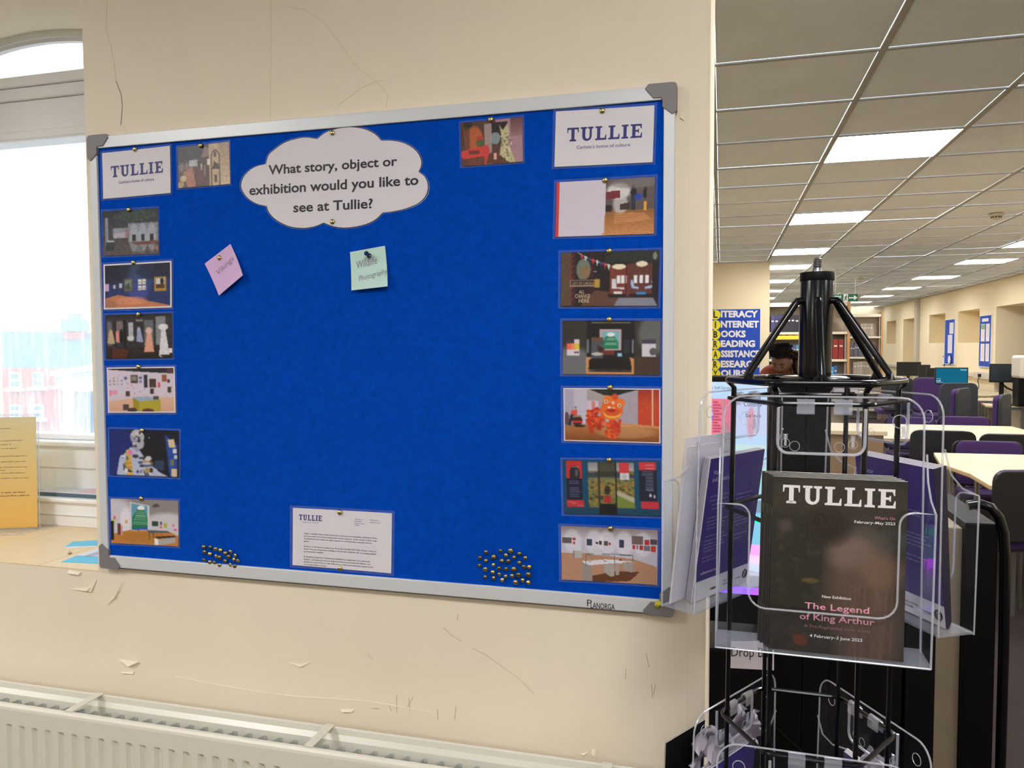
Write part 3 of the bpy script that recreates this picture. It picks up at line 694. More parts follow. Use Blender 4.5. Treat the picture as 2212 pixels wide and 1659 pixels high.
# painted bust in profile (plain stand-in)
P = P0((26, 30, 48)).ell(.12, .6, .22, .6, (28, 50, 128), .8, 1).ell(.6, .6, .2, .4, (30, 30, 38), .8, 1).poly([(.8, .1), (.98, .3), (.98, 1), (.87, 1)], (36, 74, 156)).poly([(.84, .2), (.93, .18), (.95, .36), (.86, .37)], (214, 190, 150)).rect(.91, .4, .97, .48, (216, 212, 220)).rect(.93, .53, .98, .6, (190, 200, 205)).rect(.88, .62, .93, .75, (110, 116, 90)).poly([(.89, .82), (.98, .82), (.98, 1), (.9, 1)], (206, 184, 152)).rect(.66, .66, .78, .86, (50, 66, 96))
P.poly([(.1, 1), (.14, .62), (.25, .48), (.3, .38), (.42, .42), (.5, .58), (.64, .8), (.72, .9), (.86, 1)], (176, 182, 208)).ell(.4, .16, .1, .17, (182, 180, 196)).poly([(.3, .1), (.34, .4), (.4, .5), (.46, .3)], (150, 148, 168)).ell(.44, .3, .06, .12, (170, 168, 180)).poly([(.23, .45), (.3, .42), (.34, 1), (.24, 1)], (206, 166, 84)).ell(.3, .5, .035, .05, (214, 120, 190))
for i in range(34): P.ell(rs.uniform(.15, .62), rs.uniform(.55, .98), rs.uniform(.012, .05), rs.uniform(.02, .06), [(60, 78, 112), (30, 30, 36), (235, 235, 240), (176, 132, 66)][i % 4], .8)
for i in range(14): P.ell(rs.uniform(.33, .47), rs.uniform(.03, .36), rs.uniform(.008, .025), rs.uniform(.012, .04), [(30, 32, 40), (220, 210, 190), (40, 40, 50)][i % 3], .8)
P.ell(.57, .17, .01, .015, (240, 240, 240)).speck(7, 1).blur(1)
card([(237.4, 926.6), (387, 930.5), (387.4, 1030.8), (239, 1025.3)], 'photo print of a pale patterned bust against deep blue', P)
# gallery with green hill banner
P = P0((140, 132, 132)).ell(.02, .45, .3, .4, (214, 208, 220), .8, 1).ell(.85, .55, .3, .22, (214, 208, 220), .8, 1).ell(.22, .5, .07, .25, (225, 220, 228), .8, 1).poly([(0, .8), (.3, .68), (.85, .68), (1, .78), (1, 1), (0, 1)], (190, 122, 62)).ell(.5, .85, .3, .1, (158, 116, 48), .6, 1)
P.poly([(.29, .06), (.57, .13), (.57, .68), (.3, .7)], (205, 208, 214)).poly([(.31, .09), (.55, .15), (.55, .66), (.31, .69)], (96, 150, 176)).poly([(.32, .4), (.4, .22), (.49, .22), (.55, .42), (.55, .62), (.31, .66)], (34, 116, 76)).ell(.45, .19, .055, .05, (236, 236, 240)).poly([(.31, .67), (.45, .62), (.55, .6), (.55, .67), (.31, .69)], (60, 90, 170))
for i in range(7): P.rect(.385-.012*i, .27+.045*i, .5+.008*i, .285+.045*i, (196, 214, 206), .75)
P.rect(.61, .48, .7, .58, (38, 70, 56)).rect(.73, .48, .76, .55, (80, 74, 130)).rect(.73, .58, .76, .62, (214, 60, 60)).rect(.785, .5, .83, .6, (164, 178, 60)).rect(.91, .53, .94, .56, (220, 90, 80)).rect(.93, .62, .98, .66, (224, 70, 130)).rect(.02, .45, .06, .55, (170, 190, 90)).rect(.04, .4, .07, .46, (220, 70, 120)).rect(.22, .48, .245, .54, (220, 140, 60)).rect(.0, .5, .04, .92, (28, 28, 34)).rect(.1, .55, .14, .8, (96, 60, 50)).rect(.14, .6, .17, .8, (206, 150, 156)).poly([(.63, .1), (.7, .08), (.73, .15), (.62, .17)], (84, 78, 72))
P.poly([(.54, .68), (.85, .68), (.88, .71), (.56, .74)], (80, 96, 104)).rect(.56, .72, .575, .88, (84, 54, 40)).rect(.63, .72, .64, .86, (84, 54, 40)).poly([(.64, .84), (.7, .87), (.7, 1), (.65, 1)], (230, 228, 226)).poly([(.7, .87), (.96, .8), (.96, .92), (.7, 1)], (170, 164, 164)).poly([(.64, .82), (.93, .77), (.96, .8), (.7, .85)], (46, 38, 36)).speck(4, 1).blur(1)
card([(239.4, 1076.7), (385.4, 1081.5), (387, 1180), (242, 1172.5)], 'photo print of an orange-floored gallery with a green hill banner, lowest at left', P)
# red bench and patterned dress
P = P0((92, 64, 58)).poly([(.56, 0), (1, 0), (1, 1), (.85, 1), (.6, .4)], (168, 132, 142)).vgrad(0, .4, (104, 72, 70), (150, 112, 118), .8, 1).rect(0, 0, .38, .55, (84, 62, 50)).ell(.22, .42, .12, .28, (190, 100, 60), .9, .5).poly([(.04, .2), (.14, .2), (.14, .6), (.06, .7)], (120, 70, 56)).ell(.12, .06, .07, .07, (52, 44, 46)).rect(.38, .08, .5, 1, (176, 160, 160), .8).rect(.5, .06, .76, .55, (52, 40, 44)).ell(.56, .42, .08, .14, (150, 168, 176), .8).ell(.31, .4, .06, .07, (176, 70, 66)).ell(.31, .5, .07, .08, (88, 96, 62))
P.poly([(0, .66), (.44, .55), (.46, .68), (.45, 1), (.38, 1), (.36, .8), (.04, .84), (0, .8)], (206, 70, 66)).rect(.12, .66, .3, .74, (110, 60, 60)).rect(.12, .84, .38, 1, (110, 66, 56)).poly([(.45, .75), (.65, .72), (.7, 1), (.4, 1)], (96, 62, 52)).rect(.53, .75, .57, .9, (224, 178, 164)).poly([(.62, .12), (.68, .25), (.76, .1), (.78, .3), (.75, .5), (.88, 1), (.78, .99), (.62, .8), (.66, .4)], (188, 180, 140))
for i in range(60):
    t = rs.uniform(.3, .95); P.ell(.7+.06*t+rs.uniform(-.06-.04*t, .05+.05*t), t, .012, .018, [(92, 88, 56), (226, 220, 190)][i % 2], .8)
P.speck(6, 1).blur(1)
card([(995.4, 266), (1129, 252.5), (1131, 349.7), (998, 359.9)], 'photo print of a red bench beside a pale patterned dress, near the top edge', P)
# picture card: blank white half (drawing left out) and gallery half
P = P0((208, 200, 216)).rect(0, 0, .03, 1, (208, 62, 62)).vgrad(0, .55, (104, 92, 90), (92, 82, 82), .505, 1).vgrad(.56, 1, (140, 96, 58), (206, 142, 88), .505, 1).ell(.64, .22, .1, .12, (226, 222, 220), .9, 1).ell(.66, .45, .06, .15, (200, 196, 200), .8, 1).poly([(.51, .22), (.66, .2), (.66, .34), (.51, .36)], (120, 46, 52)).poly([(.66, .45), (.76, .42), (.76, .56), (.66, .56)], (66, 50, 46)).rect(.505, .46, .57, .58, (44, 38, 38)).ell(.79, .25, .03, .09, (38, 38, 44)).rect(.77, .32, .81, .56, (44, 52, 64)).ell(.79, .14, .014, .03, (60, 44, 40)).ell(.84, .33, .04, .06, (40, 70, 170)).ell(.905, .28, .02, .09, (36, 34, 40)).ell(.905, .19, .014, .03, (60, 44, 40)).rect(.89, .42, .92, .58, (222, 164, 60)).poly([(.6, .6), (.9, .62), (.98, .75), (.6, .8)], (216, 150, 96), .6)
for i in range(12): P.line(.5, .62+.035*i, 1, .6+.05*i, .003, (150, 100, 60), .5)
P.ell(.8, .08, .2, .08, (130, 124, 124), .6, 1).poly([(.46, 1), (.5, .94), (.505, .6), (.505, 1)], (206, 142, 88)).speck(3, 1, .505)
card([(1202.7, 394), (1415, 382), (1412.7, 505), (1200, 512)], 'wide print, blank white left half and wooden-floored gallery right half', P)
# railway display
P = P0((36, 32, 36), 140, 84).rect(.46, 0, 1, .2, (44, 48, 46)).poly([(0, 0), (.15, 0), (.12, 1), (0, 1)], (88, 74, 62)).rect(.11, 0, .15, 1, (66, 34, 40)).rect(.3, .0, .34, .95, (62, 32, 38)).ell(.235, .32, .075, .2, (110, 122, 112)).ell(.25, .36, .05, .1, (146, 104, 66), .7, .6).rect(.15, .5, .3, .95, (40, 32, 38))
for i in range(9): P.line(.05, .95-.1*i, .12, .85-.1*i, .006, (120, 50, 50)); P.line(.11, .9-.1*i, .15, .82-.1*i, .004, (120, 60, 60))
P.rect(.095, .51, .37, .63, (180, 150, 120)).rect(.105, .53, .36, .61, (56, 42, 46)).poly([(.36, .7), (.95, .83), (1, 1), (.2, 1)], (96, 66, 56)).poly([(.6, .85), (.95, .85), (1, 1), (.55, 1)], (130, 132, 150)).rect(.5, .24, .96, .84, (30, 28, 32)).rect(.51, .25, .67, .78, (120, 56, 46)).rect(.71, .22, .94, .78, (96, 54, 50)).ell(.6, .28, .07, .05, (240, 224, 196)).ell(.83, .24, .06, .05, (240, 224, 196))
for u in (.58, .625, .67, .755, .81, .865): P.rect(u, .44, u+.035, .58, (232, 238, 246))
P.poly([(.53, .5), (.57, .5), (.58, .66), (.66, .66), (.66, .69), (.53, .68)], (206, 208, 220)).poly([(.72, .52), (.74, .52), (.76, .64), (.8, .64), (.8, .69), (.73, .67)], (160, 190, 225)).poly([(.93, .48), (.94, .62), (.87, .65), (.87, .69), (.94, .67)], (160, 190, 225)).rect(.55, .73, .64, .78, (225, 220, 220)).rect(.78, .74, .88, .79, (60, 130, 200)).rect(.68, .24, .71, .82, (110, 50, 50)).rect(.35, .5, .41, .66, (178, 146, 60)).line(.17, 0, .3, .14, .004, (225, 220, 215)).line(.3, .14, .5, .26, .004, (225, 220, 215))
for i in range(8): P.poly([(.2+.04*i, .04+.026*i), (.23+.04*i, .06+.026*i), (.215+.04*i, .15+.03*i)], [(206, 60, 60), (225, 225, 230), (50, 60, 120)][i % 3])
P.rect(.34, .355, .37, .37, (240, 240, 235)).ell(.96, .1, .02, .07, (170, 176, 150), .7).speck(6, 1).blur(1)
def ex_train(root, fn):
    f2 = lambda u, v: fn(u, v, .0003); mb = MB()
    text_on(mb, f2, 'CITY OF CARLISLE', .12, .345, .595, .045); text_on(mb, f2, 'ALL', .19, .25, .76, .06, bold=.02); text_on(mb, f2, 'CHANGE', .15, .31, .845, .075, bold=.02); text_on(mb, f2, 'HERE', .19, .3, .93, .075, bold=.02)
    mb.build('lettering', mat('tan_ink', S(196, 170, 140), .6), root)
card([(1212.4, 546), (1424.5, 540), (1420.8, 661.5), (1211.5, 662)], 'dark photo print of a railway carriage display with bunting', P, extra=ex_train)
# dark display
P = P0((54, 50, 48), 130, 80).ell(.08, .8, .2, .25, (120, 124, 128), .8, 1).ell(.95, .25, .14, .3, (110, 114, 112), .8, 1).ell(.85, .9, .2, .2, (76, 56, 44), .6, 1).rect(.25, 0, .74, .8, (28, 28, 34)).rect(.3, .035, .7, .045, (170, 160, 130)).rect(.38, .16, .61, .55, (190, 164, 168)).rect(.405, .2, .585, .52, (120, 176, 190)).poly([(.41, .42), (.45, .29), (.54, .29), (.58, .42), (.58, .52), (.41, .52)], (38, 122, 88)).ell(.5, .26, .04, .04, (230, 236, 240))
for i in range(6): P.rect(.46-.006*i, .32+.03*i, .545+.005*i, .33+.03*i, (190, 214, 206), .8)
P.rect(.3, .31, .42, .37, (110, 76, 62)).rect(.3, .37, .42, .7, (78, 82, 90)).poly([(.36, .45), (.44, .53), (.38, .62)], (66, 36, 34)).ell(.36, .62, .06, .03, (190, 184, 178)).rect(.42, .55, .54, .64, (110, 50, 48)).rect(.57, .6, .62, .67, (150, 196, 228)).poly([(.245, .68), (.3, .67), (.27, .95), (.72, .95), (.69, .67), (.74, .7), (.74, 1), (.245, 1)], (200, 140, 94)).poly([(.28, .72), (.7, .7), (.72, .9), (.27, .9)], (24, 24, 28)).rect(.63, .35, .69, .6, (44, 48, 56)).rect(.715, .35, .73, .6, (130, 136, 150)).rect(.255, .35, .275, .6, (110, 116, 130))
P.rect(.045, .35, .175, .65, (214, 206, 214)).rect(.045, .35, .12, .42, (58, 50, 70)).rect(.045, .42, .09, .54, (224, 104, 76)).rect(.09, .42, .13, .54, (228, 146, 100)).rect(.13, .42, .175, .54, (216, 196, 66)).ell(.13, .59, .01, .018, (60, 50, 60)).ell(.155, .59, .01, .018, (60, 50, 60)).rect(.82, .35, .96, .42, (70, 62, 84)).rect(.82, .42, .96, .67, (206, 202, 212)).ell(.93, .57, .035, .07, (88, 84, 92)).speck(4, 1).blur(1)
card([(1216, 692.6), (1427, 692.6), (1425, 810), (1216, 808)], 'dark photo print of a museum display with yellow and orange panel at left', P)
# orange lion costume
P = P0((176, 172, 190), 140, 84).rect(0, 0, .1, .8, (172, 168, 188)).rect(.1, 0, .24, .8, (190, 186, 204)).rect(.24, 0, .45, .7, (168, 158, 158)).rect(.24, .22, .36, .6, (208, 190, 206)).rect(.29, .24, .33, .5, (206, 130, 126)).poly([(.27, 0), (.8, 0), (.45, .12), (.6, .1), (.43, .12)], (44, 48, 46)).poly([(.27, 0), (.78, 0), (.54, .13), (.44, .12)], (40, 44, 44)).rect(.6, .12, .78, .68, (176, 160, 172)).poly([(.55, .14), (.78, .02), (.78, .7), (.55, .65)], (168, 158, 170)).rect(.78, 0, 1, .7, (196, 72, 48)).vgrad(0, .3, (158, 56, 44), (200, 76, 50), .78, 1).rect(.925, 0, .938, .7, (226, 196, 160)).vgrad(.72, 1, (176, 112, 64), (130, 76, 44)).poly([(.56, .64), (1, .7), (1, .74), (.56, .7)], (206, 140, 92)).ell(.65, .82, .25, .1, (206, 160, 110), .5, 1).rect(0, .68, .25, .74, (150, 112, 88))
for i in range(70): P.ell(.33+rs.uniform(-.085, .1), .5+rs.uniform(-.13, .22), .022, .03, [(206, 66, 34), (226, 92, 46), (178, 50, 30)][i % 3])
P.poly([(.24, .6), (.3, .7), (.31, .86), (.27, .86)], (190, 56, 30)).poly([(.34, .66), (.39, .66), (.39, .8), (.34, .78)], (170, 50, 30))
for i in range(44): P.ell(.49+rs.uniform(-.045, .05), .72+rs.uniform(-.12, .22), .02, .03, [(216, 74, 38), (196, 58, 32), (232, 100, 50)][i % 3])
for i in range(26): P.ell(.56+rs.uniform(-.03, .03), .7+rs.uniform(-.1, .18), .018, .03, [(190, 52, 34), (206, 66, 40)][i % 2])
P.ell(.51, .36, .115, .24, (226, 104, 42)).ell(.46, .2, .045, .085, (232, 120, 50)).ell(.6, .26, .045, .085, (232, 120, 50)).ell(.54, .14, .03, .06, (206, 80, 44)).ell(.445, .24, .02, .035, (240, 232, 220)).ell(.445, .24, .009, .016, (40, 30, 30)).ell(.585, .31, .018, .035, (240, 232, 220)).ell(.585, .31, .008, .016, (40, 30, 30)).ell(.52, .26, .018, .03, (226, 200, 190)).ell(.48, .35, .018, .022, (238, 220, 210)).ell(.525, .37, .018, .022, (238, 220, 210)).ell(.51, .47, .09, .09, (240, 170, 70)).ell(.51, .44, .085, .075, (214, 84, 40)).ell(.5, .41, .05, .03, (176, 40, 36))
P.ell(.115, .36, .013, .025, (160, 110, 90)).poly([(.07, .42), (.13, .4), (.135, .52), (.06, .52)], (216, 80, 70)).poly([(.06, .5), (.1, .5), (.06, .72), (.035, .72)], (40, 42, 56)).ell(.135, .62, .055, .1, (70, 36, 36)).rect(.085, .62, .19, .66, (206, 52, 56)).ell(.135, .53, .05, .02, (150, 130, 100)).ell(.16, .72, .06, .02, (40, 30, 32)).ell(.02, .58, .03, .13, (96, 70, 80)).speck(5, 1).blur(1)
card([(1217, 838), (1426.7, 839.7), (1427, 957.6), (1218.6, 952)], 'white-edged photo print of an orange lion dance costume and a drummer', P, white=.013)
# teal panel banners
P = P0((20, 74, 104), 140, 84).vgrad(.8, 1, (26, 78, 104), (22, 64, 90)).rect(.03, .02, .2, .34, (190, 50, 54)).ell(.12, .27, .055, .16, (40, 40, 48)).ell(.14, .24, .015, .07, (90, 94, 104)).rect(.03, .34, .2, .74, (30, 32, 58)).rect(.03, .74, .21, .87, (184, 50, 58)).rect(.26, .04, .74, .87, (120, 112, 70)).vgrad(.04, .2, (130, 130, 140), (170, 168, 172), .26, .74).poly([(.26, .24), (.5, .2), (.74, .26), (.74, .34), (.26, .32)], (60, 66, 78)).rect(.26, .32, .74, .42, (118, 116, 84))
for i in range(220):
    u, v = rs.uniform(.26, .74), rs.uniform(.36, .85); P.ell(u, v, .014, .02, [(150, 130, 66), (92, 96, 46), (52, 58, 36), (184, 122, 60), (128, 138, 70)][i % 5], .8)
P.poly([(.55, .55), (.74, .68), (.74, .78), (.56, .64)], (176, 172, 150)).poly([(.56, .64), (.74, .78), (.74, .87), (.56, .87)], (118, 132, 60)).rect(.36, .02, .385, .8, (44, 44, 44), .8).rect(.54, .02, .555, .98, (30, 32, 34)).rect(.38, .04, .54, .3, (54, 56, 40), .8).ell(.46, .55, .03, .08, (56, 44, 40)).poly([(.43, .66), (.49, .66), (.5, .78), (.42, .78)], (176, 44, 50)).rect(.37, .8, .56, .99, (26, 28, 34)).rect(.585, .04, .69, .24, (200, 62, 70)).rect(.59, .24, .69, .36, (214, 212, 216)).ell(.64, .3, .03, .05, (186, 186, 194)).rect(.79, .03, .96, .17, (200, 60, 70)).rect(.79, .17, .97, .74, (32, 36, 56)).rect(.8, .74, .98, .87, (190, 52, 66))
for i in range(8): P.rect(.06, .39+.04*i, .16+.01*(i % 3), .4+.04*i, (150, 154, 180), .7)
for i in range(12): P.rect(.82 if i < 3 else .85, .2+.03*i, .93, .213+.03*i, (150, 154, 176), .7)
for i in range(4): P.rect(.1, .05+.025*i, .17, .058+.025*i, (230, 190, 190), .7); P.rect(.85, .05+.03*i, .94, .06+.03*i, (235, 200, 200), .7); P.rect(.05+.03*i, .78+.02*i, .12+.03*i, .79+.02*i, (225, 170, 176), .7)
P.ell(.9, .63, .012, .03, (216, 216, 224)).ell(.94, .65, .01, .03, (200, 200, 210)).speck(4, 1).blur(1)
card([(1216, 993), (1425, 995), (1428, 1114.7), (1219.5, 1109)], 'teal photo print of tall banners with a wooded landscape between', P)
# white gallery with glass tables
P = P0((190, 186, 202), 140, 84).vgrad(0, .25, (140, 128, 130), (196, 192, 208))
for u in (.12, .35, .48, .66, .85): P.ell(u, .28, .075, .18, (222, 220, 234), .6, 1)
P.poly([(0, .5), (.3, .49), (.3, .53), (0, .54)], (196, 132, 96)).poly([(0, .52), (.25, .5), (.75, .55), (1, .68), (1, 1.01), (0, 1.01)], (178, 136, 112)).poly([(.75, .6), (1, .72), (1, .76), (.75, .64)], (186, 138, 106)).poly([(.28, .92), (.55, .8), (.82, .78), (.72, .96), (.4, 1.01), (.26, 1.01)], (100, 62, 44))
P.rect(.01, .21, .11, .32, (96, 88, 92)).rect(.12, .21, .155, .26, (176, 70, 62)).rect(.125, .28, .15, .33, (190, 50, 52)).rect(.27, .22, .325, .34, (58, 66, 92)).rect(.36, .27, .39, .31, (80, 50, 52)).rect(.4, .25, .43, .32, (60, 54, 60)).rect(.45, .25, .49, .33, (90, 78, 78)).rect(.5, .27, .525, .32, (176, 56, 56)).rect(.61, .21, .66, .36, (54, 62, 92)).rect(.74, .13, .85, .28, (110, 96, 94)).rect(.745, .3, .775, .37, (190, 48, 50)).rect(.785, .3, .805, .37, (150, 60, 60)).rect(.815, .3, .85, .38, (170, 50, 52)).rect(.87, .19, .915, .28, (190, 50, 50)).rect(.925, .18, .995, .27, (80, 76, 78)).rect(.86, .3, .925, .39, (120, 112, 122)).rect(.935, .29, .985, .4, (196, 60, 50))
P.rect(.125, .45, .22, .59, (176, 174, 176)).rect(.125, .45, .14, .59, (120, 116, 116)).rect(.14, .37, .215, .45, (206, 210, 218)).rect(.32, .4, .43, .5, (200, 200, 208)).poly([(.22, .64), (.5, .58), (.75, .6), (.75, .62), (.5, .66), (.26, .72)], (216, 216, 226)).poly([(.22, .64), (.26, .72), (.26, .74), (.22, .66)], (150, 146, 146)).poly([(.22, .66), (.32, .72), (.33, 1.01), (.22, 1.01)], (150, 142, 136)).poly([(.45, .68), (.55, .66), (.56, .88), (.52, .9), (.45, .82)], (166, 160, 156)).rect(.57, .64, .61, .86, (160, 154, 150)).poly([(.65, .62), (.75, .6), (.755, .78), (.73, .8), (.65, .74)], (160, 152, 146))
for a_ in ((.22, .5, .22, .66), (.26, .52, .26, .72), (.22, .5, .5, .48), (.26, .52, .56, .5), (.56, .5, .56, .66), (.5, .48, .75, .48), (.75, .48, .75, .6), (.56, .5, .75, .49)): P.line(*a_, .003, (84, 100, 96))
P.ell(.46, .615, .02, .012, (150, 70, 60)).ell(.62, .58, .02, .015, (120, 66, 60)).ell(.3, .64, .012, .01, (60, 60, 66)).speck(4, 1)
card([(1211.8, 1135.5), (1421, 1145), (1420, 1263), (1214, 1251)], 'photo print of a white gallery with glass-topped cases, lowest at right', P)
# letter
LET = ["Tullie is Carlisle's finest visitor attraction, and houses considerable collections of fine", "and decorative art, human history and natural sciences.  It also boasts a wide range", "of exhibitions and events, brought together in one impressive museum and art", "gallery.", None,
       "A fusion of old and new awaits you, from the beautiful Old Tullie House, a classical", "Grade One Listed Jacobean building to the Border Galleries, full of exciting exhibits", "and interactive displays.", None,
       "A changing programme of temporary exhibitions compliments our permanent", "displays, contemporary arts are featured in the purpose-built Art Gallery, and", "exhibitions inspired by our own collections, or the local community appear in the", "Community Gallery upstairs."]
LW = [.745, .74, .69, .057, 0, .735, .735, .205, 0, .675, .675, .705, .24]
def ex_letter(root, fn):
    f2 = lambda u, v: fn(u, v, .0003)
    mb = MB(); tullie_on(mb, f2, .065, .30, .11, .205); text_on(mb, f2, "Carlisle's home of culture", .1, .265, .245, .018)
    for i, t in enumerate(("Tullie House", "Castle Street", "Carlisle, Cumbria", "CA3 8TP")): text_on(mb, f2, t, .63, .63+(.075, .077, .1, .05)[i], .145+.034*i, .018)
    text_on(mb, f2, "01228 618718", .785, .87, .145, .018); text_on(mb, f2, "tulliehouse.co.uk", .785, .888, .183, .018)
    mb.build('letterhead', INK, root)
    mb = MB(); vv = .445
    for t, w_ in zip(LET, LW):
        if t: text_on(mb, f2, t, .115, .115+w_, vv, .026, bold=.012, res=1)
        vv += .0445
    mb.build('small_lettering', mat('soft_black_ink', S(84, 78, 90), .6), root)
card([(633, 1096.7), (847, 1108.5), (846, 1238), (633, 1220)], 'white typed letter with navy heading, pinned near the bottom edge', white=.0005, extra=ex_letter, name='laminated_letter', cat='letter', group='laminated prints pinned to the board')
# speech cloud
lobes = [((365, 465), (910, 198), [(395, 370), (450, 318), (560, 240), (680, 200), (790, 183)]), ((910, 198), (1590, 215), [(1000, 130), (1110, 92), (1250, 72), (1400, 90), (1520, 145)]), ((1590, 215), (1985, 545), [(1720, 218), (1850, 250), (1960, 325), (2012, 420), (2010, 490)]), ((1985, 545), (1605, 978), [(2055, 605), (2085, 700), (2060, 800), (1980, 880), (1850, 935), (1720, 965)]), ((1605, 978), (980, 1085), [(1530, 1050), (1430, 1100), (1300, 1130), (1180, 1138), (1070, 1120)]), ((980, 1085), (375, 910), [(880, 1125), (750, 1142), (600, 1120), (470, 1050), (400, 975)]), ((375, 910), (365, 465), [(260, 880), (160, 810), (105, 710), (125, 610), (190, 535), (270, 488)])]
outl = []
for a_, b_, pts in lobes: outl.append(a_); outl += pts
def cloudpts(k, sm=3):
    P = [(x/4.916+500, y/4.916+260) for x, y in outl]; cx_ = sum(p[0] for p in P)/len(P); cy_ = sum(p[1] for p in P)/len(P)
    return [(cx_+(x-cx_)*k, cy_+(y-cy_)*(1+(k-1)*1.6)) for x, y in P]
# smooth each lobe with a Catmull-Rom pass
def smooth_lobes(k):
    out = []; P = cloudpts(k); i = 0
    for a_, b_, pts in lobes:
        n_ = len(pts)+1; seg = [P[(i+j) % len(P)] for j in range(n_+1)]; i += n_
        ext = [(2*seg[0][0]-seg[1][0], 2*seg[0][1]-seg[1][1])]+seg+[(2*seg[-1][0]-seg[-2][0], 2*seg[-1][1]-seg[-2][1])]
        for j in range(1, len(ext)-2):
            p0, p1, p2, p3 = ext[j-1:j+3]
            for t in (0, .34, .67):
                q = [0.5*((2*p1[c])+(-p0[c]+p2[c])*t+(2*p0[c]-5*p1[c]+4*p2[c]-p3[c])*t*t+(-p0[c]+3*p1[c]-3*p2[c]+p3[c])*t**3) for c in (0, 1)]
                out.append(tuple(q))
    return out
cl = empty('cloud_sign', PY(720, 490, YC), 'white cloud-shaped paper sign asking a question in bold black lettering', 'sign')
MB().slab([PY(x, y, YC-.0016) for x, y in smooth_lobes(1.0)], (0, .0004, 0)).build('paper', PAPER, cl)
MB().slab([PY(x, y, YC-.0011) for x, y in smooth_lobes(1.008)], (0, .0004, 0)).build('black_outline', INKB, cl)
MB().slab([PY(x, y, YC-.0008) for x, y in smooth_lobes(1.020)], (0, .0004, 0)).build('laminate_rim', LAM, cl)
cq = lambda x0_, y0_, x1_, y1_: bil([PY(x0_/4.916+500, (y0_-100)/4.916+260, YC-.0019), PY(x1_/4.916+500, (y1_-100)/4.916+260, YC-.0019), PY(x1_/4.916+500, y1_/4.916+260, YC-.0019), PY(x0_/4.916+500, y0_/4.916+260, YC-.0019)])
mb = MB()
text_on(mb, cq(392, 575, 1760, 478), 'What story, object or', 0, 1, 1.0, 1.02, bold=.022, res=4)
text_on(mb, cq(190, 793, 1985, 680), 'exhibition would you like to', 0, 1, 1.0, 1.08, bold=.022, res=4)
text_on(mb, cq(657, 975, 1500, 930), 'see at Tullie?', 0, 1, 1.0, 1.05, bold=.022, res=4)
mb.build('lettering', INKB, cl)
# sticky notes
def sticky(q, lab, mt, words):
    Q = [PY(a, b, YC-.001) for a, b in q]; f0 = bil(Q); N = 9
    def fn(u, v, dy=0.0): p = f0(u, v); p.y -= .001+.011*v*v*(.6+.4*u)+dy; return p
    r = empty('sticky_note', f0(.5, 1), lab, 'sticky note', 'sticky notes pinned to the blue felt'); mb = MB()
    mb.add([fn(u, v) for v in np.linspace(0, 1, N) for u in np.linspace(0, 1, N)], [(j*N+i, (j+1)*N+i, (j+1)*N+i+1, j*N+i+1) for j in range(N-1) for i in range(N-1)])
    o = mb.build('paper', mt, r, smooth=True)
    mb = MB()
    for t in words: text_on(mb, lambda u, v: fn(u, v, .0004), *t[:-1], slope=t[-1])
    mb.build('pencil_words', INKG, r)
sticky([(442.8, 569.7), (498.5, 527), (532.4, 595.7), (478, 639)], 'tilted lilac sticky note with faint pencil word', mat('lilac_paper', S(220, 184, 226), .8), [('Vikings', .22, .9, .52, .16, -.12)])
sticky([(756.4, 544.7), (832, 531), (843, 619.6), (763, 628)], 'pale mint green sticky note with two pencilled words', mat('mint_paper', S(196, 230, 222), .8), [('Wildlife', .16, .74, .46, .2, -.1), ('Photography', .22, 1.0, .78, .14, -.13)])
# pins
def mk_pin(name='drawing_pin', mt=BRASS, mt2=BRASS):
    r = empty(name, (0, 0, 0), 'x', 'drawing pin', 'brass drawing pins')
    MB().lathe([(.0049, 0), (.005, .0006), (.0046, .0014), (.0036, .0023), (.0018, .0029), (.0003, .0031)], (0, 0, 0), (0, -1, 0), 14).build('pin_head', mt, r, origin=(0, 0, 0), smooth=True)
    MB().lathe([(.0006, 0), (.0004, -.007)], (0, 0, 0), (0, -1, 0), 6).build('pin_point', STEEL, r, origin=(0, 0, 0))
    return r
PINA = mk_pin(); PINB = mk_pin(mt=BRASSD); fa = [True, True]
def pin(px, py, lab, group, dark=False, tilt=0.0, sc_=1.0, lift=.0015):
    src = PINB if dark else PINA; i = 1 if dark else 0
    o = src if fa[i] else copy_tree(src); fa[i] = False
    o.location = PY(px, py, YC-lift-.0012); o.scale = (sc_,)*3
    o.rotation_euler = (random.uniform(-tilt, tilt)*.7+tilt*.2, 0, random.uniform(-tilt, tilt)); o['label'] = lab; o['group'] = group
dk = [False]
def pinlab(t, g, d_=0):
    dk[0] = random.random() < (.35 if g == 'left' else .55)
    s = ('dull brown' if dk[0] else 'bright brass'); big = 'large ' if d_ > 185 else ('small ' if 0 < d_ < 155 else '')
    return ('%s%s drawing pin in the %s' % (big, s, t), 'spare pins in the %s cluster' % g)
HOLD = [(291, 322, 'the smaller lettered sign at upper left'), (433, 314, 'the arched doorway print'), (278, 453, 'the dark vaulted hall print'), (288, 567, 'the blue gallery print'), (299, 679, 'the print of dresses'), (299, 792, 'the yellow plinth print'), (307, 930, 'the patterned bust print'), (305, 1077, 'the green hill banner print'), (1060, 258, 'the red bench print'), (1301, 239, 'the larger lettered sign at upper right'), (1307, 389, 'the half-white print'), (1316, 542, 'the railway carriage print'), (1316, 690, 'the dark museum display print'), (1318, 837, 'the orange lion print'), (1316, 994, 'the teal banners print'), (1319, 1142, 'the white gallery print at lower right'), (474, 557, 'the lilac sticky note')]
for x, y, t in HOLD: pin(x, y, 'brass drawing pin holding '+t, 'brass pins holding up the prints')
pin(718, 287, 'brass drawing pin at the top edge of the cloud sign', 'brass pins holding up the prints'); pin(718, 479, 'brass drawing pin at the bottom of the cloud sign', 'brass pins holding up the prints')
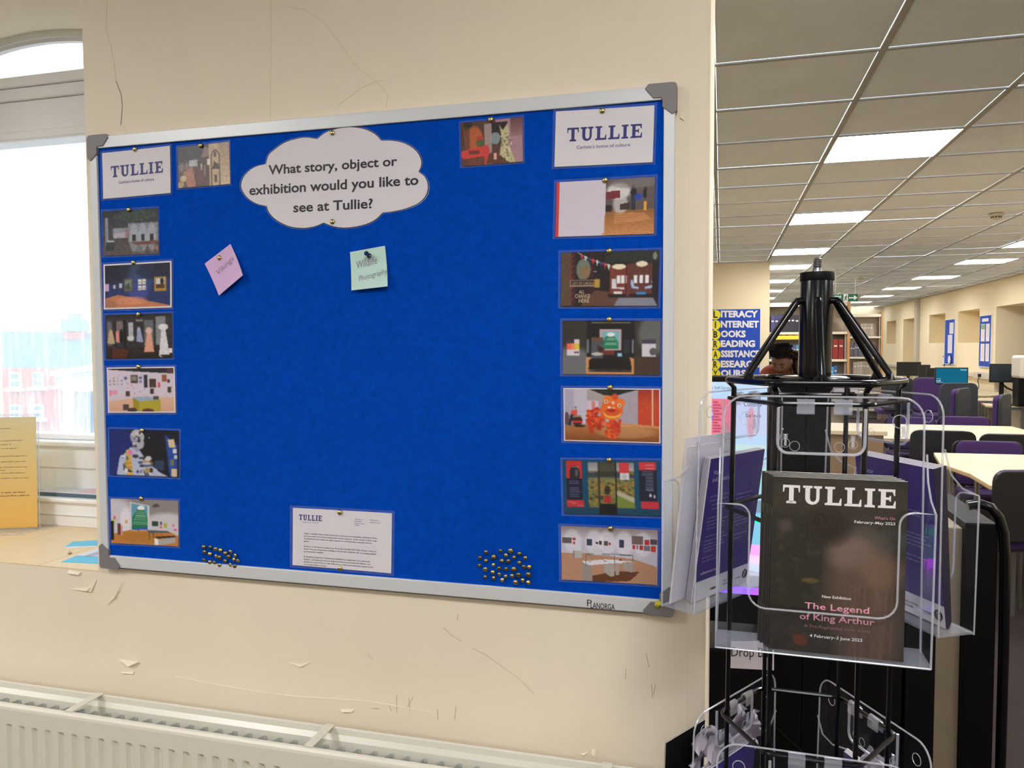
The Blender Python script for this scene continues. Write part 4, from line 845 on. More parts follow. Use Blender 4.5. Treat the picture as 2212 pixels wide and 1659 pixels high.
pin(734, 1107, 'brass drawing pin at the top of the typed letter', 'brass pins holding up the prints'); pin(735, 1228, 'brass drawing pin at the bottom of the typed letter', 'brass pins holding up the prints')
for x, y in ((375, 395), (635, 405), (845, 475), (1035, 525), (1230, 640), (1445, 590), (1630, 730), (405, 600), (615, 675), (865, 765), (1005, 815), (1365, 780), (1570, 890), (1730, 940), (385, 915), (620, 1005), (800, 1015), (1015, 1125), (1220, 955), (1430, 1100), (1620, 1160)):
    pin(x/18.43+420, y/18.43+1160, *pinlab('small cluster, lower left of the board', 'left'), dark=dk[0], tilt=.5, sc_=.9, lift=.003)
for x, y, d_ in ((475, 360, 165), (965, 315, 150), (1315, 315, 195), (1615, 415, 160), (270, 550, 150), (475, 650, 150), (740, 525, 200), (1155, 465, 160), (1430, 535, 150), (1820, 555, 160), (1015, 655, 170), (1240, 670, 175), (1610, 715, 160), (245, 815, 165), (455, 945, 195), (735, 790, 140), (925, 915, 165), (1165, 935, 160), (1430, 940, 205), (1770, 865, 180), (1950, 865, 165), (705, 1045, 165), (445, 1205, 160), (745, 1240, 150), (925, 1115, 150), (1030, 1305, 160), (1150, 1185, 140), (1365, 1170, 160), (1585, 1140, 210), (1920, 1130, 215), (1485, 1390, 190), (1720, 1320, 165), (1920, 1390, 165)):
    pin(x/15.8+1020, y/15.8+1170, *pinlab('large cluster near the bottom edge of board', 'right', d_), dark=dk[0], tilt=.4, sc_=d_/175*.92, lift=.003)
def pushpin(p, ax, mt, lab):
    r = empty('push_pin', p, lab, 'push pin')
    MB().lathe([(.0045, 0), (.0048, .001), (.0046, .0022), (.0026, .0035), (.0024, .0085), (.0042, .0098), (.0046, .0115), (.004, .0128)], p, ax, 14).build('pin_head', mt, r, smooth=True)
    MB().lathe([(.0006, -.006), (.0006, 0)], p, ax, 6).build('pin_point', STEEL, r)
pushpin(PY(798, 553, YC-.006), (-.1, -1, .35), mat('dark_blue_plastic', S(14, 20, 86), .25), 'dark blue push pin through the mint green note')
pushpin(PY(1420, 1306, YF-.001), (.25, -.85, .55), mat('yellow_plastic', S(206, 204, 20), .35), 'yellow push pin at the lower right corner of the board')
# ================================================================ things on the window board
hold = empty('sign_holder', PZ(40, 1145, SILL), 'clear upright sign holder on the window board', 'sign holder')
CLH = ACR
TL, TR, BR_, BL = PZ(-300, 1128, SILL+.006), PZ(86, 1138, SILL+.006), None, None
a, b = PZ(-190, 1150, SILL+.004), PZ(86, 1140, SILL+.004)
hgt = .297
n_ = Vector((b.y-a.y, -(b.x-a.x), 0)).normalized()   # toward the viewer
if n_.y > 0: n_ = -n_
u_ = (b-a).normalized(); a = b-u_*.215
lean = -n_*.012
top = lambda p: p+Vector((0, 0, .300))+lean
MB().slab([a, b, top(b), top(a)], -n_*.002).build('back_sheet', ACR, hold)
MB().slab([a+n_*.004, b+n_*.004, top(b)+n_*.004, top(a)+n_*.004], n_*.0015).build('front_sheet', ACR, hold)
rim = MB(); rim.tube([a, b, top(b), top(a)], .0016, 6, closed=True); rim.build('edge', ACRE, hold)
z = Vector((0, 0, SILL-b.z+.0005)); q = [a+n_*.055+z, b-u_*.03+n_*.055+z, b+n_*.012+z, b+u_*.03-n_*.035+z, a-n_*.035+z]
MB().slab(q, (0, 0, .003)).build('foot_plate', ACR, hold); rim = MB(); rim.tube([p+Vector((0, 0, .0015)) for p in q], .0015, 6, closed=True); rim.build('foot_edge', ACRE, hold)
sh = empty('instruction_sheet', a+n_*.002, 'orange-yellow instruction sheet inside the clear sign holder', 'sheet')
fq = bil([top(a)+n_*.003+u_*.004-Vector((0, 0, .006)), top(b)+n_*.003-u_*.004-Vector((0, 0, .006)), b+n_*.003-u_*.004+Vector((0, 0, .003)), a+n_*.003+u_*.004+Vector((0, 0, .003))])
P = Paint(20, 40).vgrad(0, 1, (238, 204, 156), (232, 172, 84)); raster('paper', P, fq, sh, 1.25)  # sheet colour brightened to stand for light coming through it from behind
f2 = lambda u, v: fq(u, v)+n_*.0004
mb = MB()
for v, u0, u1, t in ((.105, .42, .70, 'Instructions'), (.215, .2, .84, 'please take a moment to look at this situation. How may it'), (.25, .2, .70, 'be made even better ?'), (.285, .2, .78, 'what is the first thing on your mind ?'), (.355, .2, .88, 'Take a sticky note, write down your idea and pop it'), (.405, .2, .875, 'on the board with your name and it will be put in the'), (.455, .2, .89, 'pile. We will then follow it up. You then need to go'), (.482, .2, .64, 'over your ideas.'), (.508, .2, .86, 'Then come back to let you know what happens'), (.555, .2, .90, 'leave your name and contact number + name so that')): text_on(mb, f2, t, u0, u1, v, .010, bold=.01, res=1)
text_on(mb, f2, 'Remember to write your answer to some, see where', .1, .86, .685, .015, bold=.02, res=1); text_on(mb, f2, 'you would end up and where you\'ll be able to', .1, .91, .715, .015, bold=.02, res=1)
mb.build('lettering', mat('brown_ink', S(120, 84, 50), .7), sh)
BLUP = mat('sky_blue_print', S(70, 190, 232), .35); PPL = mat('pale_leaflet', S(214, 222, 236), .4); LIL = mat('lilac_print', S(176, 168, 196), .5)
def leaf(name, q, z0_, th, lab, mt, extra=None):
    P_ = [PZ(x, y, z0_+th) for x, y in q]
    o = MB().slab(P_, (0, 0, -th)).build('cover' if extra else name, [mt])
    if not extra: tag(o, lab, 'leaflet', 'leaflets on the window ledges'); return o
    r = empty(name, sum(P_, Vector())/len(P_)-Vector((0, 0, th)), lab, 'leaflet', 'leaflets on the window ledges')
    o.parent = r; o.location = o.location-r.location; extra(r, P_); return r
leaf('leaflet', [(140, 1181), (157, 1170), (222, 1166), (222, 1178.5)], SILL, .003, 'sky blue folded leaflet on the window board behind the brass pin', BLUP, extra=lambda r, P_: (MB().slab([P_[0]-Vector((0, 0, .0031)), P_[3]-Vector((0, 0, .0031)), P_[3]+Vector((0, .001, -.0001)), P_[0]+Vector((0, .001, -.0001))], (0, -.001, 0)).build('white_edge', PAPER, r)))
leaf('leaflet', [(133, 1213.5), (165, 1200), (222, 1203), (222, 1217.5)], SILL, .001, 'bright blue leaflet at the front edge of the window board', BLUP)
leaf('leaflet', [(165, 1200), (222, 1181), (222, 1202)], SILL+.0012, .0008, 'white and lilac leaflet corner tucked against the pier on the window board', PPL, extra=lambda r, P_: MB().slab([PZ(182, 1200.3, SILL+.0025), PZ(222, 1188, SILL+.0025), PZ(222, 1197, SILL+.0025), PZ(195, 1200.8, SILL+.0025)], (0, 0, -.0004)).build('lilac_band', LIL, r))
zL = CAMZ-.400
a, b = PZ(78, 1071, zL), PZ(222, 1073, zL)
r = empty('leaflet', a, 'stack of pale leaflets lying on the upper window ledge', 'leaflet', 'leaflets on the window ledges')
MB().box((a.x, 1.675, zL), (a.x+.34, 1.752, zL+.010)).build('page_block', mat('leaflet_edge', S(84, 104, 120), .6), r); MB().box((a.x, 1.675, zL+.0102), (a.x+.34, 1.752, zL+.0115)).build('cover', PPL, r)
MB().box((a.x+.12, 1.68, zL+.0117), (a.x+.3, 1.74, zL+.0121)).build('pink_band', mat('pale_pink_print', S(226, 196, 206), .5), r)
pp = PZ(151, 1196.5, SILL)
o = copy_tree(PINA); o.location = pp+Vector((0, 0, .0032)); o.rotation_euler = (PI/2, 0, 0); o.scale = (1, 1, 1); o['label'] = 'brass drawing pin lying point up on the window board'; o['group'] = 'loose pins'
# ================================================================ radiator
RZ = CAMZ-.707; RR, RF = 1.272, 1.185; RX0, RX1 = -1.86, -.10
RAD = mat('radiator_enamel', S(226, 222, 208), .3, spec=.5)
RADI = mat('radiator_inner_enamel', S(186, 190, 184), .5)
rad = empty('radiator', (-.98, 1.23, .12), 'white double panel radiator below the noticeboard', 'radiator')
PT, X0_ = .0317, -1.368-.0317*18
zt = CAMZ-.746
xs_ = []; x = X0_
dep = .0065
while x < RX1-.03:
    if x > RX0+.02: xs_ += [(x, 0), (x+.0055, dep), (x+.0115, dep), (x+.0185, 0)]
    x += PT
xs_ = [(RX0, 0)]+xs_+[(RX1, 0)]
rows = [(RZ-.010, 0), (zt+.0, 0), (zt-.007, 1), (.17, 1), (.163, 0), (.12, 0)]
mb = MB(); n_ = len(xs_)
vs = [(x, RF+d*k, z) for z, k in rows for x, d in xs_]
mb.add(vs, [(j*n_+i, (j+1)*n_+i, (j+1)*n_+i+1, j*n_+i+1) for j in range(len(rows)-1) for i in range(n_-1)])
# rolled top edge
prof = [(RF, RZ-.010), (RF+.001, RZ-.005), (RF+.004, RZ-.001), (RF+.009, RZ), (RF+.011, RZ-.003), (RF+.013, RZ-.012), (RF+.014, RZ-.03), (RF+.014, .12)]
def sweep(mb, prof, xa, xb):
    k = len(prof); mb.add([(xa, y, z) for y, z in prof]+[(xb, y, z) for y, z in prof], [(i, i+1, i+1+k, i+k) for i in range(k-1)])
sweep(mb, prof, RX0, RX1); mb.build('front_panel', RAD, rad, origin=(-.98, 1.19, .12))
mb = MB(); pr2 = [(RR-.014, .12), (RR-.014, RZ-.034), (RR-.012, RZ-.02), (RR-.005, RZ-.012), (RR-.003, RZ-.002), (RR, RZ), (RR+.003, RZ-.002), (RR+.003, .12)]
sweep(mb, pr2, RX0, RX1); mb.build('rear_panel', RAD, rad, origin=(-.98, 1.26, .12))
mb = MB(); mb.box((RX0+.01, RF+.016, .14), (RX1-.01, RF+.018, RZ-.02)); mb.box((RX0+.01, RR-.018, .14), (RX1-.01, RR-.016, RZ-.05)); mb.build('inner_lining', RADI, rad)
# convector fins: folded sheet channels between the panels
fm = None; x = RX0+.03
while x < RX1-.04:
    if fm is None:
        m_ = MB(); za, zb = .16, RZ-.007
        yf, yb = RF+.0185, RR-.0185; ym = yf+.021
        pl = [(0, yf), (.009, yf), (.014, ym-.004), (.021, ym-.004), (.026, yf+.0)]
        for (u0, v0), (u1, v1) in zip(pl[:-1], pl[1:]): m_.slab([(u0, v0, za), (u1, v1, za), (u1, v1, zb), (u0, v0, zb)], (0, .0008, 0))
        pl = [(.003, yb), (.011, ym+.006), (.019, ym+.006), (.025, yb)]
        for (u0, v0), (u1, v1) in zip(pl[:-1], pl[1:]): m_.slab([(u0, v0, za), (u1, v1, za), (u1, v1, zb-.04), (u0, v0, zb-.04)], (0, .0008, 0))
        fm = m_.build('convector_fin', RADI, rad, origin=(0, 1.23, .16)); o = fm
    else: o = fm.copy(); COL.objects.link(o); o.parent = rad
    o.location = Vector((x, 1.23, .16))-rad.location; x += .0315
for xa in (-1.7495, -1.221, -.7005, -.18):
    b = MB(); b.box((xa-.008, RF+.006, RZ+.0005), (xa+.009, RR+.002, RZ+.0022)); b.box((xa-.008, RR-.004, RZ-.03), (xa+.009, RR-.0025, RZ+.0005)); b.box((xa-.008, RR+.003, RZ-.2), (xa+.009, YW-.001, RZ-.17))
    b.box((xa-.004, RR-.004, RZ+.0022), (xa+.005, RR-.002, RZ+.003)); b.build('bridging_strap', RAD, rad, bevel=.0006)
mb = MB(); mb.tube([(RX1-.03, 1.225, .14), (RX1-.03, 1.225, 0)], .008, 8); mb.tube([(RX0+.03, 1.225, .14), (RX0+.03, 1.225, 0)], .008, 8); mb.build('pipe', RAD, rad)
# ================================================================ leaflet stand
SC = Vector((.1092, 1.0, 0)); HR = .102; Z1, Z2, Z3 = 1.458, 1.4352, 1.031
TILT = .0105
KS = 1.12
def ST(p):   # stand frame -> world, with the stand's slight lean
    x, y, z = p; dz = z-1.458
    q = Vector((SC.x+x+math.sin(TILT)*dz, SC.y+y, 1.458+dz*math.cos(TILT)))
    return Vector((q.x*KS, q.y*KS, CAMZ+(q.z-CAMZ)*KS))
def hv(i, r=HR):
    t = PI-.025-i*PI/3; return (r*math.cos(t), r*math.sin(t))
def pt(i, z, r=HR): x, y = hv(i % 6, r); return Vector((x, y, z))
st = empty('leaflet_stand', (SC.x*KS-.015, SC.y*KS, 0), 'glossy black rotating wire leaflet stand in front of the wall end', 'leaflet stand')
def sb(m_, name, mt, smooth=True): return m_.build(name, mt, st, smooth=smooth, T=ST)
def ringpts(z, r, rc=.012, n=4):
    out = []
    for i in range(6):
        a, b, c = pt(i-1, z, r), pt(i, z, r), pt(i+1, z, r)
        p = b+(a-b).normalized()*rc; q = b+(c-b).normalized()*rc
        for k in range(n+1): t = k/n; out.append(p*(1-t)**2+b*2*t*(1-t)+q*t*t)
    return out
sb(MB().lathe([(.0188, 1.462), (.0191, 1.47), (.0191, 1.580), (.0185, 1.582)], (0, 0, 0), n=32), 'post', BLACK)
sb(MB().lathe([(.0193, 1.5775), (.0197, 1.579), (.0197, 1.5865), (.019, 1.588)], (0, 0, 0), n=32), 'post_cap', BLACKM)
sb(MB().lathe([(.0062, 1.588), (.0055, 1.593)]+[(.0047+.0006*(i % 2), 1.594+.0011*i) for i in range(10)]+[(.003, 1.6055)], (0, 0, 0), n=16), 'threaded_stud', STEEL)
sb(MB().lathe([(.034, 1.456), (.040, 1.458), (.040, 1.461), (.036, 1.463), (.02, 1.4635)], (0, 0, 0), n=32), 'base_disc', BLACK)
sb(MB().tube(ringpts(Z1, HR+.001), .0042, 10, closed=True), 'top_ring', BLACK)
for z in (Z2, 1.298, Z3, .62, .22): sb(MB().tube(ringpts(z, HR), .0028, 8, closed=True), 'ring', BLACK)
for i in range(6):
    a = (pt(i, Z1)+pt(i+1, Z1))/2; d = Vector((a.x, a.y, 0)).normalized(); r0 = Vector((d.x*.017, d.y*.017, 1.554)); r1 = Vector((d.x*.026, d.y*.026, 1.5535))
    sd = Vector((-d.y, d.x, 0))
    e0 = a+Vector((0, 0, .010)); e0 = e0-d*.001
    pts = [r0, r1, r1+(e0-r1)*.06-Vector((0, 0, .0)), r1+(e0-r1)*.5, e0, a+Vector((0, 0, 0))]
    m_ = MB(); m_.tube(pts, [.0042, .0042, .0042, .0040, .0040, .0042], 10)
    for s_ in (-1, 1): m_.tube([a+sd*s_*.009, a+sd*s_*.004+Vector((0, 0, .003)), e0-Vector((0, 0, .001))], [.0038, .0042, .004], 8)
    sb(m_, 'strut', BLACK)
for i in range(6):
    w0 = pt(i, Z1, HR-.001); w1 = pt(i, 0, HR-.0085); d = Vector((w0.x, w0.y, 0)).normalized()
    pts = [w0+Vector((0, 0, 0)), w0-d*.003-Vector((0, 0, .004)), w1+Vector((0, 0, Z1-.010)), w1+Vector((0, 0, 1.0)), w1+Vector((0, 0, .12))]
    sb(MB().tube(pts, [.0042, .0036, .0032, .0028, .0028], 8), 'upright_wire', BLACK)
# wire spiders inside the cage
for z in (.9,):
    for i in (0, 1, 2):
        sb(MB().tube([pt(i, z, HR-.009), pt(i+3, z-.012*(i-1), HR-.009)], .0026, 8), 'cross_wire', BLACK)
zf_ = 1.458+(( -CAMZ)/KS+CAMZ-1.458)
sb(MB().lathe([(.19, zf_), (.20, zf_+.01), (.19, zf_+.03), (.03, zf_+.05), (.02, zf_+.08), (.02, zf_+.2)], (0, 0, 0), n=32), 'floor_base', BLACKM)
# ---- clear leaflet holders
PD = .055; HWD = .119
def face_frame(k, ztop):
    """frame of the face between ring corners k and k+1: u to the viewer's right when facing it from outside"""
    a, b = pt(k, ztop), pt(k+1, ztop); c = (a+b)/2; n_ = Vector((c.x, c.y, 0)).normalized(); u = Vector((-n_.y, n_.x, 0))
    o_ = ST(c); zz_ = Vector((math.sin(TILT), 0, math.cos(TILT)))
    return lambda U, N, Z: o_+u*U+n_*(.0038+N)+zz_*(Z*1.05)
def arc2(cx_, cy_, r, a0, a1, n=6): return [(cx_+r*math.cos(a0+(a1-a0)*i/n), cy_+r*math.sin(a0+(a1-a0)*i/n)) for i in range(n+1)]
def make_holder(k, ztop, lab, group='clear leaflet holders on the stand'):
    F = face_frame(k, ztop)
    r = empty('leaflet_holder', F(0, .02, -.285), lab, 'leaflet holder', group)
    zb = -.283; zp = -.113
    R_ = .026
    outl = [(-HWD, zb), (HWD, zb)]+arc2(HWD-R_-.004, .009-R_, R_, 0, PI/2)+arc2(-HWD+R_+.004, .009-R_, R_, PI/2, PI)
    def plate(poly, N0, N1, name, mt=ACR):
        P = [F(u, N0, z) for u, z in poly]; off = F(0, N1, 0)-F(0, N0, 0)
        return MB().slab(P, off).build(name, mt, r)
    plate(outl, .001, .0032, 'back_plate')
    m_ = MB(); m_.tube([F(u, .002, z) for u, z in outl[1:]+outl[:1]], .0013, 6, closed=False); m_.build('back_rim', ACRE, r, smooth=True)
    # front plate with a scooped opening
    W2 = .084; zu = -.232; rc = .02
    U = [(-HWD, zb), (HWD, zb), (HWD, zp)]
    sc_ = [(W2+.012, zp)]+arc2(W2+.012, zp-.014, .014, PI/2, PI, 5)[1:]+[(W2-.002, zu+rc)]+arc2(W2-.002-rc, zu+rc, rc, 0, -PI/2, 5)[1:]
    sc2 = [(-x, z) for x, z in sc_][::-1]
    left = [(-HWD, zb)]+[(-HWD, zp)]+sc2[::-1]+[(0, zu), (0, zb)]
    right = [(HWD, zb), (HWD, zp)]+sc_+[(0, zu), (0, zb)]
    plate(right, PD, PD+.0022, 'front_plate'); plate(left[::-1], PD, PD+.0022, 'front_plate')
    m_ = MB(); m_.tube([F(u, PD+.001, z) for u, z in [(HWD, zb), (HWD, zp)]+sc_+sc2+[(-HWD, zp), (-HWD, zb), (HWD, zb)]], .0013, 6); m_.build('front_rim', ACRE, r, smooth=True)
    for s_ in (-1, 1):
        side = [(.002, -.055), (.012, -.085), (.030, -.103), (PD, zp), (PD, zb), (.002, zb)]
        P = [F(s_*(HWD-.0015), N_, z) for N_, z in side]; MB().slab(P, F(s_*(HWD+.0005), 0, 0)-F(s_*(HWD-.0015), 0, 0)).build('side_plate', ACR, r)
        m_ = MB(); m_.tube([F(s_*HWD, N_, z) for N_, z in side[:4]], .0012, 6); m_.build('side_rim', ACRE, r, smooth=True)
    P = [F(-HWD, .002, zb), F(HWD, .002, zb), F(HWD, PD, zb), F(-HWD, PD, zb)]; MB().slab(P, F(0, 0, .003)-F(0, 0, 0)).build('bottom_plate', acrylic('acrylic_floor', .16, hazec=(.7, .7, .74, 1)) if 'acrylic_floor' not in MATS else MATS['acrylic_floor'], r)
    # hanger: rounded lug plate with two hooks over the ring, moulded rings and slots
    lug = [(-.05, -.004), (.05, -.004)]+arc2(.05-.012, -.058+.012, .012, 0, -PI/2, 5)+arc2(-.05+.012, -.058+.012, .012, -PI/2, -PI, 5)
    hg = MB().slab([F(u, .0045, z) for u, z in lug], F(0, .0015, 0)-F(0, 0, 0)).build('hanger_plate', ACR, r)
    m_ = MB(); m_.tube([F(u, .006, z) for u, z in lug[1:]+lug[:1]], .0019, 8); m_.build('hanger_rim', ACRE, hg, smooth=True)
    for uc in (-.0175, .0255):
        m_ = MB(); w_ = .0103
        pr = [(.0012, -.012), (.0012, .001)]+[(-.0035+.0048*math.cos(a), .0005+.0055*math.sin(a)) for a in (.4, .9, 1.4, 1.9, 2.5, 3.1)]+[(-.0085, -.011)]
        for (a0, b0), (a1, b1) in zip(pr[:-1], pr[1:]):
            t = Vector((a1-a0, b1-b0)).normalized(); nx_, nz_ = -t.y*.0012, t.x*.0012
            m_.slab([F(uc-w_, a0, b0), F(uc+w_, a0, b0), F(uc+w_, a1, b1), F(uc-w_, a1, b1)], F(0, nx_, nz_)-F(0, 0, 0))
        m_.build('hook', ACRM, hg)
    m_ = MB()
    for uc in (-.030, .0215): m_.tube([F(uc+.0058*math.cos(2*PI*i/18), .0068, -.0495+.0058*math.sin(2*PI*i/18)) for i in range(18)], .0004, 5, closed=True)
    for uc in (-.041, .0365):
        m_.tube([F(uc+.0052*math.cos(a), .0068, -.046+.0052*math.sin(a)) for a in [PI*.62+i*PI*1.76/12 for i in range(13)]]+[F(uc+.0025, .0068, -.035), F(uc-.0025, .0068, -.035)], .0004, 5, closed=True)
        m_.slab([F(uc-.0014, .006, -.036), F(uc+.0014, .006, -.036), F(uc+.0014, .006, -.049), F(uc-.0014, .006, -.049)], F(0, .003, 0)-F(0, 0, 0))
    m_.build('moulded_ring', ACRE, hg)
    for s_ in (-1, 1):
        m_ = MB(); m_.tube([F(s_*.088+.0075*math.cos(2*PI*i/20), .0036, -.018+.0075*math.sin(2*PI*i/20)) for i in range(20)], .0006, 5, closed=True); m_.build('screw_hole', ACRE, r)
    return F, r
FF, _ = make_holder(4, Z2, 'clear leaflet holder facing the camera with dark magazines, upper tier')
FL_, _ = make_holder(0, Z2, 'clear leaflet holder on the left of the upper tier, facing the wall')
FR_, _ = make_holder(2, Z2, 'clear leaflet holder on the right of the upper tier, with purple booklets')
GF, _ = make_holder(4, Z3, 'clear leaflet holder facing the camera, lower tier')
GL_, _ = make_holder(0, Z3, 'clear leaflet holder on the left of the lower tier, with crumpled white pages')
GR_, _ = make_holder(2, Z3, 'clear leaflet holder on the right of the lower tier')
MAGC = mat('dark_cover', S(44, 40, 40), .3); PAGE = mat('page_edges', S(206, 200, 196), .7); PUR = mat('purple_cover', S(66, 48, 128), .38); PURD = mat('dark_spine', S(34, 26, 52), .5); STP = STEEL
def book(F, name, u0, z0_, w_, h_, n0b, n0t, th, mt, lab, cat, group, shear=0.0, open_face=-1, nfold=0.0):
    """a booklet standing in a holder: bottom at depth n0b, top at n0t (its outer face)"""
    def G(u, v, dn=0.0):   # u right, v down
        z = z0_+h_*(1-v); n_ = n0t+(n0b-n0t)*v+dn; return F(u0+w_*u+shear*(1-v), n_, z)
    r = empty(name, G(.5, 1), lab, cat, group)
    q = lambda dn: [G(0, 0, dn), G(1, 0, dn), G(1, 1, dn), G(0, 1, dn)]
    P0_ = q(0); MB().slab(P0_, G(0, 0, -th)-G(0, 0, 0)).build('pages', PAGE, r)
    MB().slab(q(.0006), G(0, 0, .0001)-G(0, 0, .0006)).build('front_cover', mt, r); MB().slab(q(-th-.0001), G(0, 0, -.0006)-G(0, 0, 0)).build('back_cover', mt, r)
    s_ = 0 if w_ > 0 else 0
    MB().slab([G(-.004, 0, .0006), G(-.004, 1, .0006), G(-.004, 1, -th-.0006), G(-.004, 0, -th-.0006)], G(.004, 0)-G(0, 0)).build('spine', PURD if mt is PUR else mt, r)
    return r, G
# magazines at the front: cover print is a plain dark scene, not the painting itself
cov = Paint(150, 200, (44, 42, 40))
cov.vgrad(0, 1, (38, 38, 34), (48, 42, 38)).ell(.5, .12, .5, .1, (54, 48, 44), .7, 1).ell(.82, .33, .2, .06, (62, 66, 70), .6, 1).ell(.15, .5, .25, .25, (34, 34, 32), .8, 1)
rs = np.random.RandomState(11)
for i in range(220): u, v = rs.uniform(0, 1), rs.uniform(.05, 1); cov.ell(u, v, rs.uniform(.006, .03), rs.uniform(.004, .02), [(58, 52, 40), (32, 32, 30), (52, 54, 46), (66, 56, 44)][i % 4], .45, 1)
cov.ell(.66, .50, .12, .12, (108, 90, 80), .7, 5).ell(.60, .42, .09, .05, (126, 104, 98), .6, 5).ell(.74, .80, .14, .2, (98, 78, 68), .75, 4).ell(.86, .5, .09, .05, (120, 92, 80), .5, 5).ell(.42, .27, .08, .05, (34, 26, 24), .8, 6).ell(.55, .68, .1, .09, (78, 62, 54), .6, 5)
for i in range(26): u = rs.uniform(.5, .95); cov.line(u, .6, u+rs.uniform(-.05, .05), 1, .004, [(118, 96, 84), (74, 58, 52)][i % 2], .3)
cov.ell(.1, .28, .03, .02, (92, 76, 74), .6, 5).poly([(.18, .9), (.24, .895), (.29, .92), (.29, .945), (.25, .96), (.19, .95)], (104, 48, 36), .8).ell(.3, .585, .06, .012, (110, 96, 50), .6, .6).blur(2).speck(2.2, 1)
T_ = TILT
for i in range(4, -1, -1):
    nb = .050-.0042*i; lab = ['dark-covered magazine at the front of the holder, white title across its top', 'dark magazine directly behind the front one', 'dark magazine, third back in the front holder', 'dark magazine, fourth back in the front holder', 'rearmost dark magazine in the front holder'][i]
    r, G = book(FF, 'magazine', -.0565-.0026*i-(.002 if i > 2 else 0), -.281+.0008*i, .148, .199, nb, nb-.014, .0026, MAGC, lab, 'magazine', 'magazines in the front holder', shear=.0015)
    mb = MB()
    for v in (.18, .76): mb.slab([G(-.006, v, .0004), G(-.006, v+.05, .0004), G(-.006, v+.05, -.0018), G(-.006, v, -.0018)], G(-.002, 0)-G(0, 0))
    mb.build('staple', STP, r)
    if i == 0:
        g = lambda u, v: G(u, v, .0008); raster('cover_print', cov, g, r, .95, mat('glossy_cover_print', rough=.22, attr='print', spec=.5))
        g2 = lambda u, v: G(u, v, .0011)
        mb = MB(); tullie_on(mb, g2, .075, .915, .045, .15)
        mb.build('white_title', mat('white_ink', S(226, 222, 226), .4), r)
        mb = MB(); text_on(mb, g2, 'February\u2013May 2023', .62, .915, .243, .016, bold=.01); text_on(mb, g2, 'New Exhibition', .395, .61, .677, .0165, bold=.01); text_on(mb, g2, '4 February\u20133 June 2023', .31, .70, .905, .018, bold=.01)
        mb.build('white_lettering', MATS['white_ink'], r)
        mb = MB(); text_on(mb, g2, "What's On", .765, .915, .215, .017); mb.build('pink_lettering', mat('dusty_pink_ink', S(196, 128, 140), .4), r)
        mb = MB(); text_on(mb, g2, 'The Legend', .265, .745, .745, .037, bold=.012); text_on(mb, g2, 'of King Arthur', .23, .785, .808, .037, bold=.012); mb.build('pink_title', mat('pink_ink', S(214, 148, 170), .4), r)
        mb = MB(); text_on(mb, g2, 'A Pre-Raphaelite Love Story', .265, .755, .852, .019); mb.build('dim_lettering', mat('dim_pink_ink', S(132, 92, 94), .4), r)
# purple visitor booklets: their inner sides are seen from the camera
def visitor(F, u0, z0_, w_, h_, nb, nt_, th, lab, group, text=True, shear=0.0, paper=PUR, top=None):
    r, G = book(F, 'booklet', u0, z0_, w_, h_, nb, nt_, th, paper, lab, 'booklet', group, shear=shear)
    if not text: return r
    # back of the booklet faces the stand axis; reading direction runs from large u to small u
    g = lambda u, v, d=0.0: G(1-u, v, -th-.0008-d)
    q = [g(0, .86), g(1, .86), g(1, 1), g(0, 1)]
    MB().slab(q, G(0, 0, -.0002)-G(0, 0, 0)).build('white_band', PAPER, r)
    WI = mat('lilac_white_ink', S(204, 200, 222), .5); g2 = lambda u, v: g(u, v, .0004)
    mb = MB(); text_on(mb, g2, 'Visitor', .07, .25, .115, .033); text_on(mb, g2, 'information', .07, .42, .165, .033)
    rr_ = np.random.RandomState(5)
    for j, (v, a_, ww) in enumerate([(.27, .07, .4), (.30, .07, .32), (.33, .12, .36), (.36, .12, .3), (.42, .07, .22), (.445, .07, .36), (.47, .07, .33), (.495, .07, .3), (.55, .07, .34), (.58, .07, .4), (.605, .07, .34), (.63, .07, .37), (.655, .07, .3), (.70, .07, .2), (.725, .07, .3), (.30, .55, .3), (.33, .55, .26), (.45, .55, .34), (.475, .55, .3), (.5, .55, .36), (.525, .55, .28), (.6, .55, .3), (.63, .55, .22)]):
        text_on(mb, g2, 'information for visitors and families'[:int(ww*90)] if j % 2 else 'open daily ten to five all year round'[:int(ww*90)], a_, a_+ww, v, .011, res=1)
    text_on(mb, g2, 'tulliehouse.co.uk', .07, .40, .815, .021, bold=.02)
    mb.build('white_lettering', WI, r)
    g3 = lambda u, v: g(u, v, .0007)
    mb = MB(); text_on(mb, g3, 'ARTS COUNCIL', .52, .70, .93, .012, bold=.02, res=1); text_on(mb, g3, 'ENGLAND', .52, .63, .955, .012, bold=.02, res=1); text_on(mb, g3, 'CARLISLE', .28, .42, .955, .02, bold=.03, res=1); text_on(mb, g3, 'Heritage', .74, .85, .945, .012, bold=.02, res=1)
    for a_ in range(3):
        rad_ = (.045, .034, .016)[a_]
        mb.tube([g3(.93+rad_*math.cos(2*PI*i/18), .93+rad_*.72*math.sin(2*PI*i/18)) for i in range(18)], .0005, 4, closed=True)
    mb.build('logo', INKB, r); return r
LP = [('purple visitor booklet nearest the stand in the left holder, its text showing', .0), ]
hb = .199
for i in range(5): visitor(FL_, -.060-.002*i, -.279, .148, hb, .029+.0034*i, .003+.0034*i, .0024, 'purple visitor booklet in the left holder, text side to the stand' if i == 0 else 'purple booklet pressed behind the front one in the left holder', 'purple booklets in the left holder', text=(i == 0))
